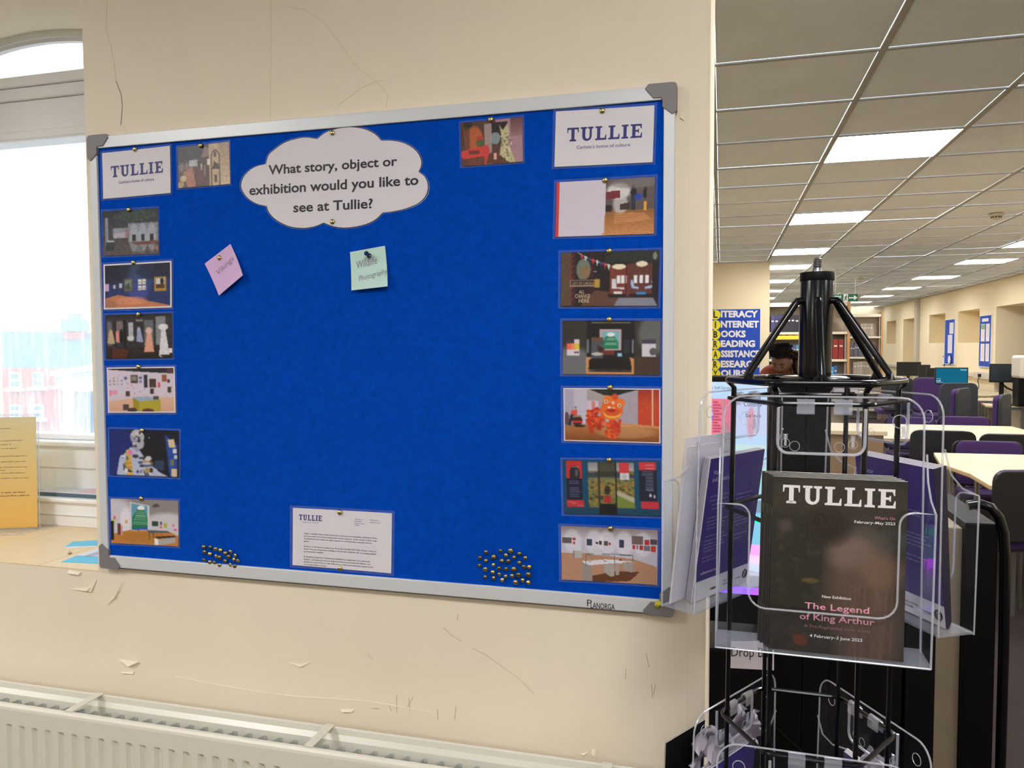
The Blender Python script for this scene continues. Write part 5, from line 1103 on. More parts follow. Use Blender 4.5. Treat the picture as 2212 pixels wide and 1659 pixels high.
for i, (mt_, u0, hh, lb) in enumerate(((PAPER, -.006, .215, 'white leaflet standing in the left holder behind the purple booklets'), (mat('maroon_cover', S(86, 24, 44), .4), -.012, .19, 'maroon leaflet in the left holder beside the wall'), (PAPER, -.016, .225, 'tall white sheet in the left holder, nearest the wall'), (BLACKM, -.02, .2, 'black-edged leaflet in the left holder'), (PAPER, -.025, .2, 'outermost white leaflet in the left holder'))):
    book(FL_, 'leaflet', u0, -.279, .12, hh, .047+.0014*i, .024+.0042*i, .0012, mt_, lb, 'leaflet', 'mixed leaflets in the left holder')
for i in range(6): visitor(FR_, -.105+.0035*i, -.279, .148+.0, hb, .030+.0040*i, .001+.0064*i, .003, 'purple visitor booklet in the right holder, text side to the stand' if i == 0 else 'purple booklet stacked behind the front one in the right holder', 'purple booklets in the right holder', text=(i == 0))
for i in range(3): visitor(GR_, -.09+.003*i, -.279, .148, hb, .02+.004*i, .008+.004*i, .003, 'purple booklet in the lower right holder' if i else 'purple booklet nearest the stand in the lower right holder', 'purple booklets in the lower right holder', text=(i == 0))
for i in range(3): visitor(GL_, -.06-.003*i, -.279, .148, hb, .02+.004*i, .008+.004*i, .003, 'purple booklet in the lower left holder' if i else 'purple booklet nearest the stand in the lower left holder', 'purple booklets in the lower left holder', text=(i == 0))
# crumpled white pages above them
def crumple(F, u0, w_, zt_, h_, n0, lab, seed):
    rs = np.random.RandomState(seed); N = 12; m_ = MB()
    P = [F(u0+w_*i/(N-1), n0+.008*rs.rand()+.012*math.sin(i*1.3+j*.9)*.5, zt_-h_*j/(N-1)+.006*rs.rand()+.012*math.sin(i*.9)) for j in range(N) for i in range(N)]
    m_.add(P, [(j*N+i, (j+1)*N+i, (j+1)*N+i+1, j*N+i+1) for j in range(N-1) for i in range(N-1)])
    tag(m_.build('paper_sheet', mat('crumpled_paper', S(184, 174, 182), .8), smooth=True), lab, 'paper', 'crumpled pages in the lower holders')
crumple(GL_, -.09, .15, -.055, .06, .010, 'crumpled white page at the front of the lower left holder', 1)
crumple(GL_, -.08, .15, -.05, .05, .026, 'crumpled white page behind the first in the lower left holder', 2)
crumple(GR_, -.1, .13, -.062, .05, .012, 'crumpled white page in the lower right holder', 3)
r, G = book(GL_, 'leaflet', .02, -.279, .10, .24, .05, .046, .001, BLACKM, 'black card standing at the wall side of the lower left holder', 'leaflet', None)
book(GF, 'magazine', -.06, -.279, .15, .2, .05, .036, .003, PUR, 'purple magazine low in the lower front holder', 'magazine', None)
# ================================================================ self-service kiosks
YK = 1.99
kb = empty('self_service_kiosk', (0, YK+.2, 0), 'black self-service kiosk with a lit screen behind the leaflet stand', 'kiosk')
sx0, sx1 = -.16, PY(1657, 900, YK).x; zt_ = PY(1560, 825, YK).z; zb_ = PY(1640, 1108, YK).z
MB().box((-.20, YK+.008, .80), (sx1+.004, YK+.10, PY(1560, 814, YK).z)).build('screen_housing', BLACKM, kb, bevel=.004)
MB().box((-.20, YK-.02, 0), (sx1+.004, YK+.34, .74)).build('cabinet', BLACKM, kb, bevel=.004)
SCR = bpy.data.materials.new('lit_screen'); SCR.use_nodes = True; MATS['lit_screen'] = SCR
nt = SCR.node_tree; b_ = nt.nodes['Principled BSDF']; vc = nt.nodes.new('ShaderNodeVertexColor'); vc.layer_name = 'print'
nt.links.new(vc.outputs['Color'], b_.inputs['Emission Color']); b_.inputs['Emission Strength'].default_value = 1.0; b_.inputs['Base Color'].default_value = (0, 0, 0, 1); b_.inputs['Roughness'].default_value = .15
P = Paint(90, 90).vgrad(0, .25, (190, 216, 244), (186, 214, 246)).vgrad(.25, 1, (196, 220, 246), (180, 220, 232))
def U_(px, py): q = PY(px, py, YK); return ((q.x-sx0)/(sx1-sx0), (zt_-q.z)/(zt_-zb_))
ul, vl = U_(1524, 860); ur, vr = U_(1588, 948)
P.rect(0, vl, ur, vr, (240, 120, 140)).ell(U_(1533, 880)[0], vl+.06, .022, .1, (130, 120, 220)).poly([(U_(1528, 890)[0], vl+.1), (U_(1540, 890)[0], vl+.1), (U_(1536, 948)[0], vr), (U_(1526, 948)[0], vr)], (150, 110, 210)).rect(U_(1590, 0)[0], vl, 1, vl+.28, (206, 214, 236)).ell(.86, vl+.18, .03, .1, (240, 150, 160), .7, 1).ell(.9, .62, .07, .03, (236, 140, 170), .7, .5).ell(.95, .7, .06, .06, (180, 240, 200), .7, .5).ell(.85, .66, .05, .05, (196, 200, 250), .7, .5).rect(.6, .9, 1, 1, (90, 110, 130), .5).ell(.8, .5, .2, .02, (220, 240, 200), .5, 1)
for i in range(12): P.rect(U_(1548, 0)[0], vl+.03+.022*i, U_(1548+10+((i*7) % 16), 0)[0], vl+.036+.022*i, (150, 50, 80), .8)
sq = bil([(sx0, YK, zt_), (sx1, YK, zt_), (sx1, YK, zb_), (sx0, YK, zb_)])
raster('screen', P, sq, kb, 1.0, SCR)
f3 = lambda u, v: sq(u, v)-Vector((0, .001, 0))
mb = MB(); a_, v_ = U_(1518, 840); b2, _ = U_(1575, 0); text_on(mb, f3, 'Library Self-Service', a_-.01, U_(1592, 0)[0], v_, .022)
text_on(mb, f3, 'University of', U_(1616, 0)[0], U_(1654, 0)[0], U_(0, 840)[1], .022); text_on(mb, f3, 'Cumbria', U_(1616, 0)[0], U_(1656, 0)[0], U_(0, 852)[1], .034)
text_on(mb, f3, 'Select', U_(1620, 0)[0], U_(1655, 0)[0], U_(0, 870)[1], .03)
mb.build('screen_lettering', mat('screen_ink', S(58, 70, 90), .5), kb)
# scanning shelf with coloured light strips
zs = PY(1610, 1215, YK-.1).z
MB().box((-.20, YK-.20, zs-.03), (sx1+.01, YK+.008, zs)).build('scanner_shelf', mat('white_gloss_plastic', S(226, 224, 236), .12), kb, bevel=.004)
MB().box((-.19, YK-.004, zs+.001), (sx1, YK+.007, zb_-.001)).build('lit_back_panel', emat('cyan_light_panel', (.30, .72, .86, 1), .95), kb)
MB().box((-.19, YK-.012, zb_-.022), (sx1, YK-.0045, zb_-.010)).build('green_light_strip', emat('green_light', (0.0, .9, .32, 1), 1.6), kb)
MB().box((-.19, YK-.022, zs+.002), (sx1, YK-.006, zs+.020)).build('magenta_light_strip', emat('magenta_light', (.85, .10, 1.0, 1), 5.0), kb)
MB().box((-.15, YK-.198, zs-.046), (sx1, YK-.188, zs-.031)).build('violet_light_strip', emat('violet_light', (.30, .08, .9, 1), 2.0), kb)
dl = empty('drop_bin_label', PY(1622, 1447, YK-.022), 'white paper label with black words on the kiosk front', 'label')
lq = bil([PY(1575, 1385, YK-.0225), PY(1672, 1385, YK-.0225), PY(1672, 1448, YK-.0225), PY(1575, 1443, YK-.0225)])
MB().slab([lq(0, 0), lq(1, 0), lq(1, 1), lq(0, 1)], (0, .0006, 0)).build('paper', PAPER, dl)
mb = MB(); text_on(mb, lambda u, v: lq(u, v)-Vector((0, .0006, 0)), 'Drop Bin', .05, .93, .56, .36, bold=.0); mb.build('lettering', INKB, dl)
k2 = empty('book_drop_unit', (.22, YK+.2, 0), 'tall black book drop unit beside the lit kiosk', 'book drop')
x2 = PY(1858, 828, YK+.03).x; z2_ = PY(1742, 827, YK+.03).z; xm = PY(1742, 840, YK+.03).x
MB().box((sx1+.006, YK+.03, .0), (xm-.0008, YK+.42, z2_)).build('side_cabinet', BLACKM, k2, bevel=.002); MB().box((xm+.0008, YK+.03, .0), (PY(1800, 840, YK).x, YK+.42, z2_)).build('side_cabinet', BLACKM, k2, bevel=.002)
MB().box((PY(1800, 840, YK).x, YK+.10, PY(0+1742, 866, YK).z), (x2, YK+.12, z2_)).build('sign_plate', BLACKM, k2, bevel=.002)
xr3 = PY(2022, 1400, YK+.1).x
MB().box((PY(1800, 840, YK).x+.001, YK+.1, .0), (xr3-.075, YK+.42, .86)).build('lower_cabinet', BLACKM, k2, bevel=.004)
MB().box((xr3-.068, YK+.1, .0), (xr3, YK+.42, .86)).build('lower_cabinet', BLACKM, k2, bevel=.004)
for a_, b2 in ((1800, 1828), (1837, 1853)):
    p, q = PY(a_, 847, YK+.095), PY(b2, 837, YK+.095); MB().box((p.x, YK+.095, p.z), (q.x, YK+.099, q.z)).build('paper_notice', PAPER, k2)
MB().tube([(sx1+.01, YK+.028, .9), (sx1+.01, YK+.028, .55), (x2-.05, YK+.028, .42)], .004, 6).build('cable', BLACKM, k2)
YB2 = 2.45
bn = empty('book_return_bin', PY(2090, 1659, YB2), 'black book return bin with a pale side strip and curved tube rail', 'bin'); bn.location.z = 0
xa, xb, xc = PY(2021, 1400, YB2).x, PY(2079, 1400, YB2).x, PY(2150, 1400, YB2).x; zt3 = PY(2100, 1130, YB2).z
MB().box((xa, YB2+.02, 0), (xb-.001, YB2+.45, zt3-.02)).build('pale_strip', mat('beech_laminate_dim', S(138, 124, 104), .6, noise=.1, nscale=5), bn, bevel=.003)
MB().box((xb, YB2, 0), (xc, YB2+.47, zt3)).build('cabinet', BLACKM, bn, bevel=.004)
pts = [PY(2090, 1092, YB2), PY(2115, 1088, YB2), PY(2140, 1096, YB2), PY(2158, 1118, YB2), PY(2168, 1150, YB2), PY(2171, 1200, YB2), PY(2168, 1400, YB2)]; pts.append(Vector((pts[-1].x, YB2, 0)))
MB().tube(pts, .014, 12).build('tube_rail', BLACK, bn, smooth=True)
# ================================================================ far part of the room
# poster with hanging letters on the middle wall
YS = 10.335
ps = empty('library_poster', PY(1588, 822, YS), 'blue poster of white words with yellow initial discs', 'poster')
a, b = PY(1535, 669, YS), PY(1640.5, 830, YS)
MB().box((a.x, YS-.008, b.z), (b.x, YS, a.z)).build('board', mat('poster_blue', S(20, 66, 176), .7), ps)
for x in (a.x-.012, b.x): MB().box((x, YS-.014, b.z), (x+.012, YS, a.z+.012)).build('frame_edge', ALU, ps)
YEL = mat('yellow_disc', S(232, 222, 40), .6); WIN = mat('white_letters', S(226, 226, 230), .5); BIN = mat('black_letters', S(20, 20, 20), .5)
for s_, y_, xe in (('LITERACY', 679, 1637.5), ('INTERNET', 701, 1639.5), ('BOOKS', 722, 1611), ('READING', 743, 1631), ('ASSISTANCE', 765, 1641), ('RESEARCH', 787, 1640), ('YOURS', 807, 1611)):
    c_ = PY(1545.5, y_+1, YS-.012); MB().lathe([(.063, 0), (.063, .002)], c_, (0, -1, 0), 20).build('disc', YEL, ps)
    q = bil([PY(1557, y_-10, YS-.011), PY(xe, y_-10, YS-.011), PY(xe, y_+7, YS-.011), PY(1557, y_+7, YS-.011)])
    mb = MB(); text_on(mb, q, s_[1:], 0, 1, .93, .82, bold=.045); mb.build('lettering', WIN, ps)
    q = bil([PY(1541, y_-10, YS-.0155), PY(1550, y_-10, YS-.0155), PY(1550, y_+8, YS-.0155), PY(1541, y_+8, YS-.0155)])
    mb = MB(); text_on(mb, q, s_[0], 0 if s_[0] != 'I' else .35, 1 if s_[0] != 'I' else .65, .95, .8, bold=.03); mb.build('initial', BIN, ps)
# fire exit sign hanging from the ceiling
YE = 11.5
ex = empty('fire_exit_sign', PY(1826, 651, YE), 'green and white hanging fire exit sign with running figure and arrow', 'sign')
a, b = PY(1800, 636, YE), PY(1853, 651, YE); w_ = b.x-a.x; h_ = a.z-b.z
MB().box((a.x, YE, b.z), (b.x, YE+.02, a.z)).build('panel', mat('exit_green', S(20, 100, 62), .5), ex); MB().box((a.x+w_*.42, YE-.002, b.z), (a.x+w_*.6, YE, a.z)).build('white_panel', WIN, ex)
for t in (.1, .9): MB().tube([(a.x+w_*t, YE+.01, a.z), (a.x+w_*t, YE+.01, CEIL)], .003, 5).build('hanger', STEEL, ex)
eq = bil([Vector((a.x, YE-.003, a.z)), Vector((b.x, YE-.003, a.z)), Vector((b.x, YE-.003, b.z)), Vector((a.x, YE-.003, b.z))])
mb = MB(); text_on(mb, eq, 'FIRE', .07, .33, .45, .26, bold=.02); text_on(mb, eq, 'EXIT', .07, .33, .85, .26, bold=.02)
mb.add([eq(u, v) for u, v in ((.64, .42), (.84, .42), (.84, .15), (.98, .5), (.84, .85), (.84, .58), (.64, .58))], [(0, 1, 5, 6), (2, 3, 4)]); mb.build('lettering', WIN, ex)
mb = MB()
for pl in (((.52, .1), (.55, .1), (.55, .25), (.52, .25)), ((.49, .28), (.55, .28), (.52, .6), (.48, .58)), ((.48, .55), (.52, .58), (.47, .9), (.44, .88)), ((.5, .55), (.53, .55), (.57, .8), (.55, .88)), ((.44, .4), (.5, .3), (.5, .36), (.45, .48)), ((.54, .3), (.59, .45), (.57, .48), (.53, .38))): mb.add([eq(u, v)-Vector((0, .001, 0)) for u, v in pl], [(0, 1, 2, 3)])
mb.build('running_figure', mat('exit_dark_green', S(12, 66, 44), .5), ex)
# ---------------- bookcases
SHW = mat('cream_metal_shelf', S(214, 206, 188), .5); OAK = mat('oak_end_panel', S(176, 132, 88), .6, noise=.08, nscale=8); YLB = mat('yellow_label', S(222, 196, 60), .6)
def bookcase(x0_, x1_, Y, zs_, ztop_, lab, endL=True, dpt=.30):
    r = empty('bookcase', ((x0_+x1_)/2, Y+dpt/2, 0), lab, 'bookcase', 'steel bookcases with oak ends')
    for s_ in ([x0_-.035] if endL else [])+[x1_]: MB().box((s_, Y-.03, 0), (s_+.035, Y+dpt+.03, ztop_+.03)).build('end_panel', OAK, r, bevel=.004)
    MB().box((x0_, Y+dpt, 0), (x1_, Y+dpt+.01, ztop_)).build('back_panel', SHW, r)
    MB().box((x0_, Y-.01, ztop_-.06), (x1_, Y+dpt, ztop_)).build('canopy', SHW, r, bevel=.005)
    MB().box((x1_-.03, Y+.02, 0), (x1_-.005, Y+.05, ztop_-.06)).build('slotted_upright', mat('slotted_steel', S(150, 146, 136), .6), r)
    for z in zs_: MB().box((x0_, Y-.01, z-.035), (x1_, Y+dpt, z)).build('shelf', SHW, r, bevel=.003)
    return r
book_src = {}
def CN(c):
    r_, g_, b_ = c
    if max(c)-min(c) < 28: return 'grey' if max(c) > 60 else 'black'
    if r_ > 150 and g_ > 150 and b_ < 120: return 'yellow'
    if r_ > 170 and g_ < 120: return 'red'
    if r_ > g_ > b_: return 'brown'
    if b_ > g_+30 and r_ > g_-8: return 'purple'
    if g_ > 140: return 'pale blue'
    if abs(g_-b_) < 34: return 'teal'
    return 'blue'
def put_book(x, Y, z, w_, h_, d_, rgb, lab, group, lean=0.0):
    key = rgb
    if key not in book_src:
        cm = mat('book_cover_%d' % len(book_src), S(*rgb), .6)
        m_ = MB(); m_.box((0, 0, 0), (1, .92, 1), 0); m_.box((.1, .92, .03), (.9, 1, .97), 1)
        m_.box((.2, -.012, .62), (.8, 0, .70), 1)
        book_src[key] = m_.build('book', [cm, PAGE], None, origin=(0, 0, 0)); o = book_src[key]
    else: o = book_src[key].copy(); COL.objects.link(o)
    o.location = (x, Y, z); o.scale = (w_, d_, h_); o.rotation_euler = (0, lean, 0)
    tag(o, lab.replace('{c}', CN(rgb)), 'book', group); return o
rs_ = random.Random(4)
def row(x0_, x1_, Y, z, hmin, hmax, wmin, wmax, cols, lab, group, lean_last=False):
    x = x0_
    while True:
        w_ = rs_.uniform(wmin, wmax)
        if x+w_ > x1_: break
        put_book(x, Y, z, w_-.002, rs_.uniform(hmin, hmax), .2, rs_.choice(cols), lab, group); x += w_
YA = 12.0; A0, A1 = .70, 1.745
zsA = [CAMZ+.197, CAMZ-.199, CAMZ-.52, CAMZ-.85, CAMZ-1.18, .05]
bookcase(A0-.02, A1, YA, zsA, CAMZ+.628, 'nearer steel bookcase with oak end panel, behind the stand post')
NV = [(44, 44, 92), (38, 40, 76), (30, 30, 44), (62, 60, 110)]
row(A0, 1.56, YA+.02, zsA[0], .245, .26, .052, .062, NV, '{c} bound volume on the top shelf of the nearer bookcase', 'navy volumes on the top shelf')
row(A0, 1.52, YA+.02, zsA[1], .20, .235, .03, .05, [(60, 130, 160), (80, 150, 165), (70, 66, 130), (84, 84, 92), (50, 110, 160), (36, 96, 130)], 'slim {c} book on the second shelf of the nearer bookcase', 'books on the second shelf')
for i in range(2): put_book(1.56+i*.075, YA+.02, zsA[1], .068, .29, .2, (130, 40, 34), 'thick dark red volume on the second shelf, right of the post', 'thick red volumes on the second shelf')
row(A0, 1.66, YA+.02, zsA[2], .2, .24, .035, .05, [(60, 140, 190), (90, 160, 200), (50, 120, 150), (40, 90, 140)], '{c} book on the third shelf of the nearer bookcase', 'blue books on the third shelf')
for z, x0_, x1_ in ((zsA[0]-.06, A0, A1-.25), (zsA[1]+.002, 1.0, 1.25)): MB().box((x0_, YA-.018, z-.045), (x1_, YA-.0105, z+.01)).build('shelf_label', YLB, None)
for o in [o for o in COL.objects if o.name.startswith('shelf_label')]: tag(o, 'yellow label strip along the shelf edge of the nearer bookcase', 'label', 'yellow shelf labels')
for i, z in enumerate((zsA[1]+.235, )):
    MB().box((A0, YA+.02, CAMZ+.085), (1.55, YA+.18, CAMZ+.10)).build('rail', SHW, [o for o in COL.objects if o.name == 'bookcase'][0])
row(A0+.05, 1.6, YA+.03, CAMZ+.1, .055, .07, .04, .06, [(226, 196, 60), (222, 170, 60), (214, 206, 150), (190, 90, 50)], 'small {c} boxed pamphlet on the narrow ledge of the nearer bookcase', 'yellow pamphlet boxes')
YBk = 17.0; B0, B1_ = 2.30, 3.10
zsB = [CAMZ+.18, CAMZ-.235, CAMZ-.60, CAMZ-.95, CAMZ-1.3]
bookcase(B0, B1_, YBk, zsB, CAMZ+.632, 'farther steel bookcase with oak end panel, left of the computer desks', dpt=.3)
GY = [(150, 138, 126), (140, 130, 120), (158, 148, 136)]
row(2.72, 3.02, YBk+.02, zsB[0], .26, .27, .05, .065, GY, 'grey bound volume on the top shelf of the farther bookcase', 'grey volumes on the farther bookcase')
row(2.34, 2.68, YBk+.02, zsB[0], .22, .28, .05, .07, [(40, 80, 120), (46, 60, 80)], 'dark blue box on the top shelf of the farther bookcase', 'blue boxes on the farther bookcase')
row(2.34, 3.02, YBk+.02, zsB[1], .2, .3, .035, .06, [(60, 120, 160), (84, 80, 90), (90, 84, 130), (200, 80, 60), (70, 70, 70)], '{c} book on the middle shelf of the farther bookcase', 'mixed books on the farther bookcase')
row(2.6, 3.02, YBk+.02, zsB[2], .26, .28, .05, .07, GY, 'grey bound volume on the third shelf of the farther bookcase', 'grey volumes on the third shelf of the farther bookcase')
put_book(2.42, YBk+.02, zsB[2], .05, .3, .2, (84, 76, 66), 'dark leaning book on the third shelf of the farther bookcase', None, lean=-.25)
# ---------------- noticeboards and clocks on the right wall
PB = mat('bright_blue_felt', S(30, 72, 176), .9)
def wboard(y0_, y1_, z0_, z1_, lab, hd):
    r = empty('noticeboard', (RX-.02, (y0_+y1_)/2, z0_), lab, 'noticeboard')
    MB().box((RX-.02, y0_, z0_), (RX-.002, y1_, z1_)).build('felt_panel', PB, r)
    for a_, b_ in (((y0_-.012, z0_-.012), (y1_+.012, z0_)), ((y0_-.012, z1_), (y1_+.012, z1_+.012)), ((y0_-.012, z0_), (y0_, z1_)), ((y1_, z0_), (y1_+.012, z1_))): MB().box((RX-.026, a_[0], a_[1]), (RX, b_[0], b_[1])).build('frame_rail', ALU, r)
    return r
wboard(16.70, 17.37, 1.13, 2.0, 'narrow blue noticeboard on the right wall with a round sign at its foot', 0)
wboard(14.60, 15.20, 1.13, 2.0, 'blue noticeboard on the right wall holding four white sheets', 1)
def wsheet(y0_, y1_, z0_, z1_, lab, mt=PAPER, x=RX-.022):
    r = empty('notice_sheet', (x, (y0_+y1_)/2, z0_), lab, 'sheet', 'sheets on the far noticeboards'); MB().box((x-.002, y0_, z0_), (x, y1_, z1_)).build('paper', mt, r)
    mb = MB(); k = 0; z = z1_-.03
    while z > z0_+.03: mb.box((x-.003, y0_+.03, z-.004), (x-.002, y1_-.03-.02*(k % 3), z)); z -= .03; k += 1
    if mb.v: mb.build('print_lines', mat('grey_print', S(160, 156, 165), .7), r)
wsheet(14.68, 14.86, 1.56, 1.86, 'white sheet, upper right of the four'); wsheet(14.92, 15.12, 1.56, 1.86, 'white sheet with a green top, upper left of the four'); wsheet(14.68, 14.86, 1.22, 1.52, 'white sheet, lower right of the four'); wsheet(14.92, 15.12, 1.22, 1.52, 'white sheet, lower left of the four')
wsheet(14.75, 15.08, 1.90, 1.955, 'small white heading strip above the four sheets')
MB().box((RX-.0265, 14.93, 1.77), (RX-.0245, 15.11, 1.85)).build('green_heading', mat('green_print', S(120, 170, 110), .7), [o for o in COL.objects if o.get('label', '').startswith('white sheet with a green')][0]).location = Vector((RX-.0255, 15.02, 1.77))-Vector((RX-.022, 15.02, 1.56))
wsheet(16.78, 17.05, 1.72, 1.94, 'white sheet at the top of the narrow blue board'); wsheet(16.85, 17.15, 1.34, 1.70, 'tall white sheet in the middle of the narrow blue board')
def roundsign(y, z, r0, lab, x=RX-.03):
    r = empty('round_sign', (x, y, z-r0), lab, 'round sign', 'round signs by the narrow board'); MB().lathe([(r0, 0), (r0, .012)], (x, y, z), (-1, 0, 0), 24).build('rim', PB, r); MB().lathe([(r0*.82, .012), (r0*.82, .016)], (x, y, z), (-1, 0, 0), 24).build('face', WIN, r)
roundsign(16.95, 1.21, .10, 'round white sign with a blue rim on the foot of the narrow blue board'); roundsign(17.46, 1.18, .10, 'round white sign with a blue rim on the wall left of the narrow board', RX-.002)
# shelf of boxes in the opening at the right
sr = empty('storage_shelf', (4.95, 13.2, 0), 'pale open shelf of boxes and files beyond the right wall opening', 'shelf')
for z in (.4, .8, 1.22, 1.5, 1.86): MB().box((4.90, 12.2, z-.02), (5.3, 14.2, z)).build('shelf', WHITEP, sr)
for y in (12.2, 14.2): MB().box((4.9, y, 0), (5.3, y+.03, 2.1)).build('side_panel', WHITEP, sr)
def sbox(y, z, w_, h_, rgb, lab): 
    r = empty('storage_box', (5.05, y+w_/2, z), lab, 'box', 'boxes on the pale shelf'); MB().box((4.95, y, z), (5.2, y+w_-.01, z+h_*.8)).build('body', mat('box_%d_%d_%d' % rgb, S(*rgb), .7), r, bevel=.004); MB().box((4.945, y-.003, z+h_*.8), (5.205, y+w_-.007, z+h_)).build('lid', mat('box_%d_%d_%d' % tuple([max(0, c-18) for c in rgb]), S(*[max(0, c-18) for c in rgb]), .7), r, bevel=.004)
sbox(13.75, 1.86, .36, .24, (226, 210, 160), 'cream box at the top left of the pale shelf'); sbox(13.3, 1.86, .4, .2, (196, 186, 130), 'olive box on the top of the pale shelf'); sbox(13.9, 1.5, .2, .26, (232, 226, 222), 'white box file on the second shelf'); sbox(13.55, 1.5, .3, .24, (60, 60, 120), 'navy box on the second shelf'); sbox(13.2, 1.5, .3, .2, (214, 210, 206), 'pale grey box on the second shelf'); sbox(13.95, 1.22, .1, .2, (130, 50, 60), 'maroon file on the third shelf'); sbox(13.8, 1.22, .1, .2, (40, 120, 96), 'teal file on the third shelf'); sbox(13.4, 1.22, .3, .12, (232, 226, 222), 'white tray on the third shelf')
wt = empty('water_dispenser', PZ(2212, 862, .75), 'white rounded unit standing at the right edge of the desks', 'dispenser')
a, b = PY(2202, 818, 10.6), PY(2262, 768, 10.6); MB().box((a.x, 10.6, a.z), (b.x, 10.9, b.z)).build('body', DET, wt, bevel=.03); MB().box((a.x+.01, 10.65, .76), (b.x-.05, 10.85, a.z)).build('neck', BLACKM, wt)
# ---------------- tables
BEE = mat('pale_beech_top', S(232, 208, 166), .4, noise=.03, nscale=2); BEED = mat('beech_edge', S(196, 164, 116), .5); LEGM = mat('grey_metal_leg', S(150, 148, 146), .35, metal=.8)
TZ = CAMZ-.77
def table(P4, lab, legs=True, z=TZ, th=.025, top=BEE):
    P = [Vector((x, y, z-th)) for x, y in P4]; c = sum(P, Vector())/len(P)
    r = empty('table', (c.x, c.y, 0), lab, 'table', 'pale wooden tables')
    MB().slab([p+Vector((0, 0, .004)) for p in P], (0, 0, th-.004)).build('table_top', top, r, bevel=.002); MB().slab([c+(p-c)*.998 for p in P], (0, 0, .0039)).build('edge_band', BEED, r)
    if legs:
        for p in P:
            q = c+(p-c)*.90; MB().tube([(q.x, q.y, z-th), (q.x, q.y, 0)], .016, 10).build('leg', LEGM, r, smooth=True)
    return r
table([(1.444, 5.151), (1.428, 4.739), (1.534, 4.745-.0), (2.55, 4.745), (2.55, 5.53), (1.385, 5.53)], 'nearest pale table with a cut-off front corner')
table([(1.378, 5.54), (2.57, 5.54), (2.57, 6.16), (1.475, 6.10)], 'pale table butted against the back of the nearest one')
table([(1.2, 6.95), (3.1, 6.95), (3.1, 7.655), (1.2, 7.655)], 'front half of the middle pair of pale tables')
table([(1.2, 7.665), (2.565, 7.665), (2.66, 7.95), (2.655, 8.25), (1.2, 8.25)], 'back half of the middle pair of pale tables, with a cut corner')
DTOP = mat('desk_top', S(196, 180, 148), .5)
table([(3.10, 14.46), (3.26, 13.10), (3.9, 13.0), (4.3, 13.4), (4.3, 16.6), (3.1, 16.6)], 'curved computer desk farthest along the right wall', z=.74, top=DTOP)
table([(3.46, 12.15), (3.21, 10.9), (3.55, 10.65), (4.3, 10.4), (4.3, 12.5), (3.6, 12.5)], 'nearer computer desk along the right wall', z=.74, top=DTOP)
table([(3.45, 9.9), (3.5, 8.9), (4.3, 8.6), (4.3, 10.2), (3.7, 10.2)], 'computer desk at the right edge, closest to the camera', z=.74, top=DTOP)
# ---------------- monitors
MON = mat('black_plastic', S(16, 16, 18), .4)
def monitor(x0_, y0_, x1_, y1_, Y, lab, scr=None, zdesk=.74, rot=0.0, front=True):
    a, b = PY(x0_, y1_, Y), PY(x1_, y0_, Y); w_ = b.x-a.x; h_ = b.z-a.z; cx_ = (a.x+b.x)/2
    r = empty('monitor', (cx_, Y, zdesk), lab, 'monitor', 'computer monitors on the desks')
    def part(lo, hi, nm, mt, **k): return MB().box(lo, hi).build(nm, mt, r, **k)
    part((a.x, Y, a.z), (b.x, Y+.04, b.z), 'housing', MON, bevel=.004)
    if scr: part((a.x+.012, Y-.002, a.z+.02), (b.x-.012, Y-.0005, b.z-.012), 'screen', scr)
    part((cx_-.025, Y+.04, zdesk+.01), (cx_+.025, Y+.06, a.z+h_*.5), 'neck', MON); part((cx_-.11, Y-.05, zdesk), (cx_+.11, Y+.14, zdesk+.012), 'foot', MON, bevel=.003)
    return r, a, b
TEAL = emat('teal_screen', (.008, .125, .21, 1), 1.0)
r, a, b = monitor(2019.5, 794, 2092, 830, 11.9, 'monitor showing a plain teal lock screen', TEAL)
mb = MB(); f = lambda u, v: Vector((a.x+(b.x-a.x)*u, 11.896, b.z-(b.z-a.z)*v)); text_on(mb, f, '11:40', .04, .17, .84, .09, bold=.03); text_on(mb, f, 'Cumbria', .76, .95, .17, .08, bold=.02)
mb.add([f(.04, .66), f(.18, .66), f(.18, .675), f(.04, .675)], [(0, 1, 2, 3)]); mb.add([f(.04, .9), f(.25, .9), f(.25, .915), f(.04, .915)], [(0, 1, 2, 3)]); mb.build('screen_lettering', emat('screen_white', (.6, .8, .85, 1), 1.0), r)
DSC = mat('dark_screen', S(34, 46, 56), .35)
monitor(1937, 782, 1990, 812, 15.9, 'black monitor seen from behind, leftmost of the monitors')
monitor(1984, 788, 2010, 816, 15.0, 'dark monitor partly behind the leftmost one')
monitor(2001, 795, 2040, 830, 13.7, 'dark monitor tucked left of the teal screen')
monitor(2138, 786, 2196, 826, 11.2, 'switched-off monitor with a dark slate screen at the right', DSC)
monitor(2190, 795, 2208, 846, 10.9, 'black monitor beside the white unit at the right edge')
for p, lab in ((PZ(2138, 867, .752), 'black oval mouse mat on the nearer computer desk'), (PZ(2208, 882, .752), 'black oval mouse mat on the closest computer desk')):
    o = MB().lathe([(.19, 0), (.2, .004), (.19, .008)], (p.x, p.y, .7405), n=20).build('desk_mat', BLACKM, smooth=True); tag(o, lab, 'mat', 'oval mats on the desks')
r_ = empty('computer_mouse', PZ(1977, 842, .745), 'small pale computer mouse on the farthest desk', 'mouse'); r_.location.z = .7405
q = r_.location; MB().lathe([(.03, 0), (.032, .01), (.026, .024), (.008, .03)], q, n=12).build('body', DET, r_, smooth=True); MB().box((q.x-.004, q.y-.03, q.z+.024), (q.x+.004, q.y-.012, q.z+.031)).build('wheel', BLACKM, r_)
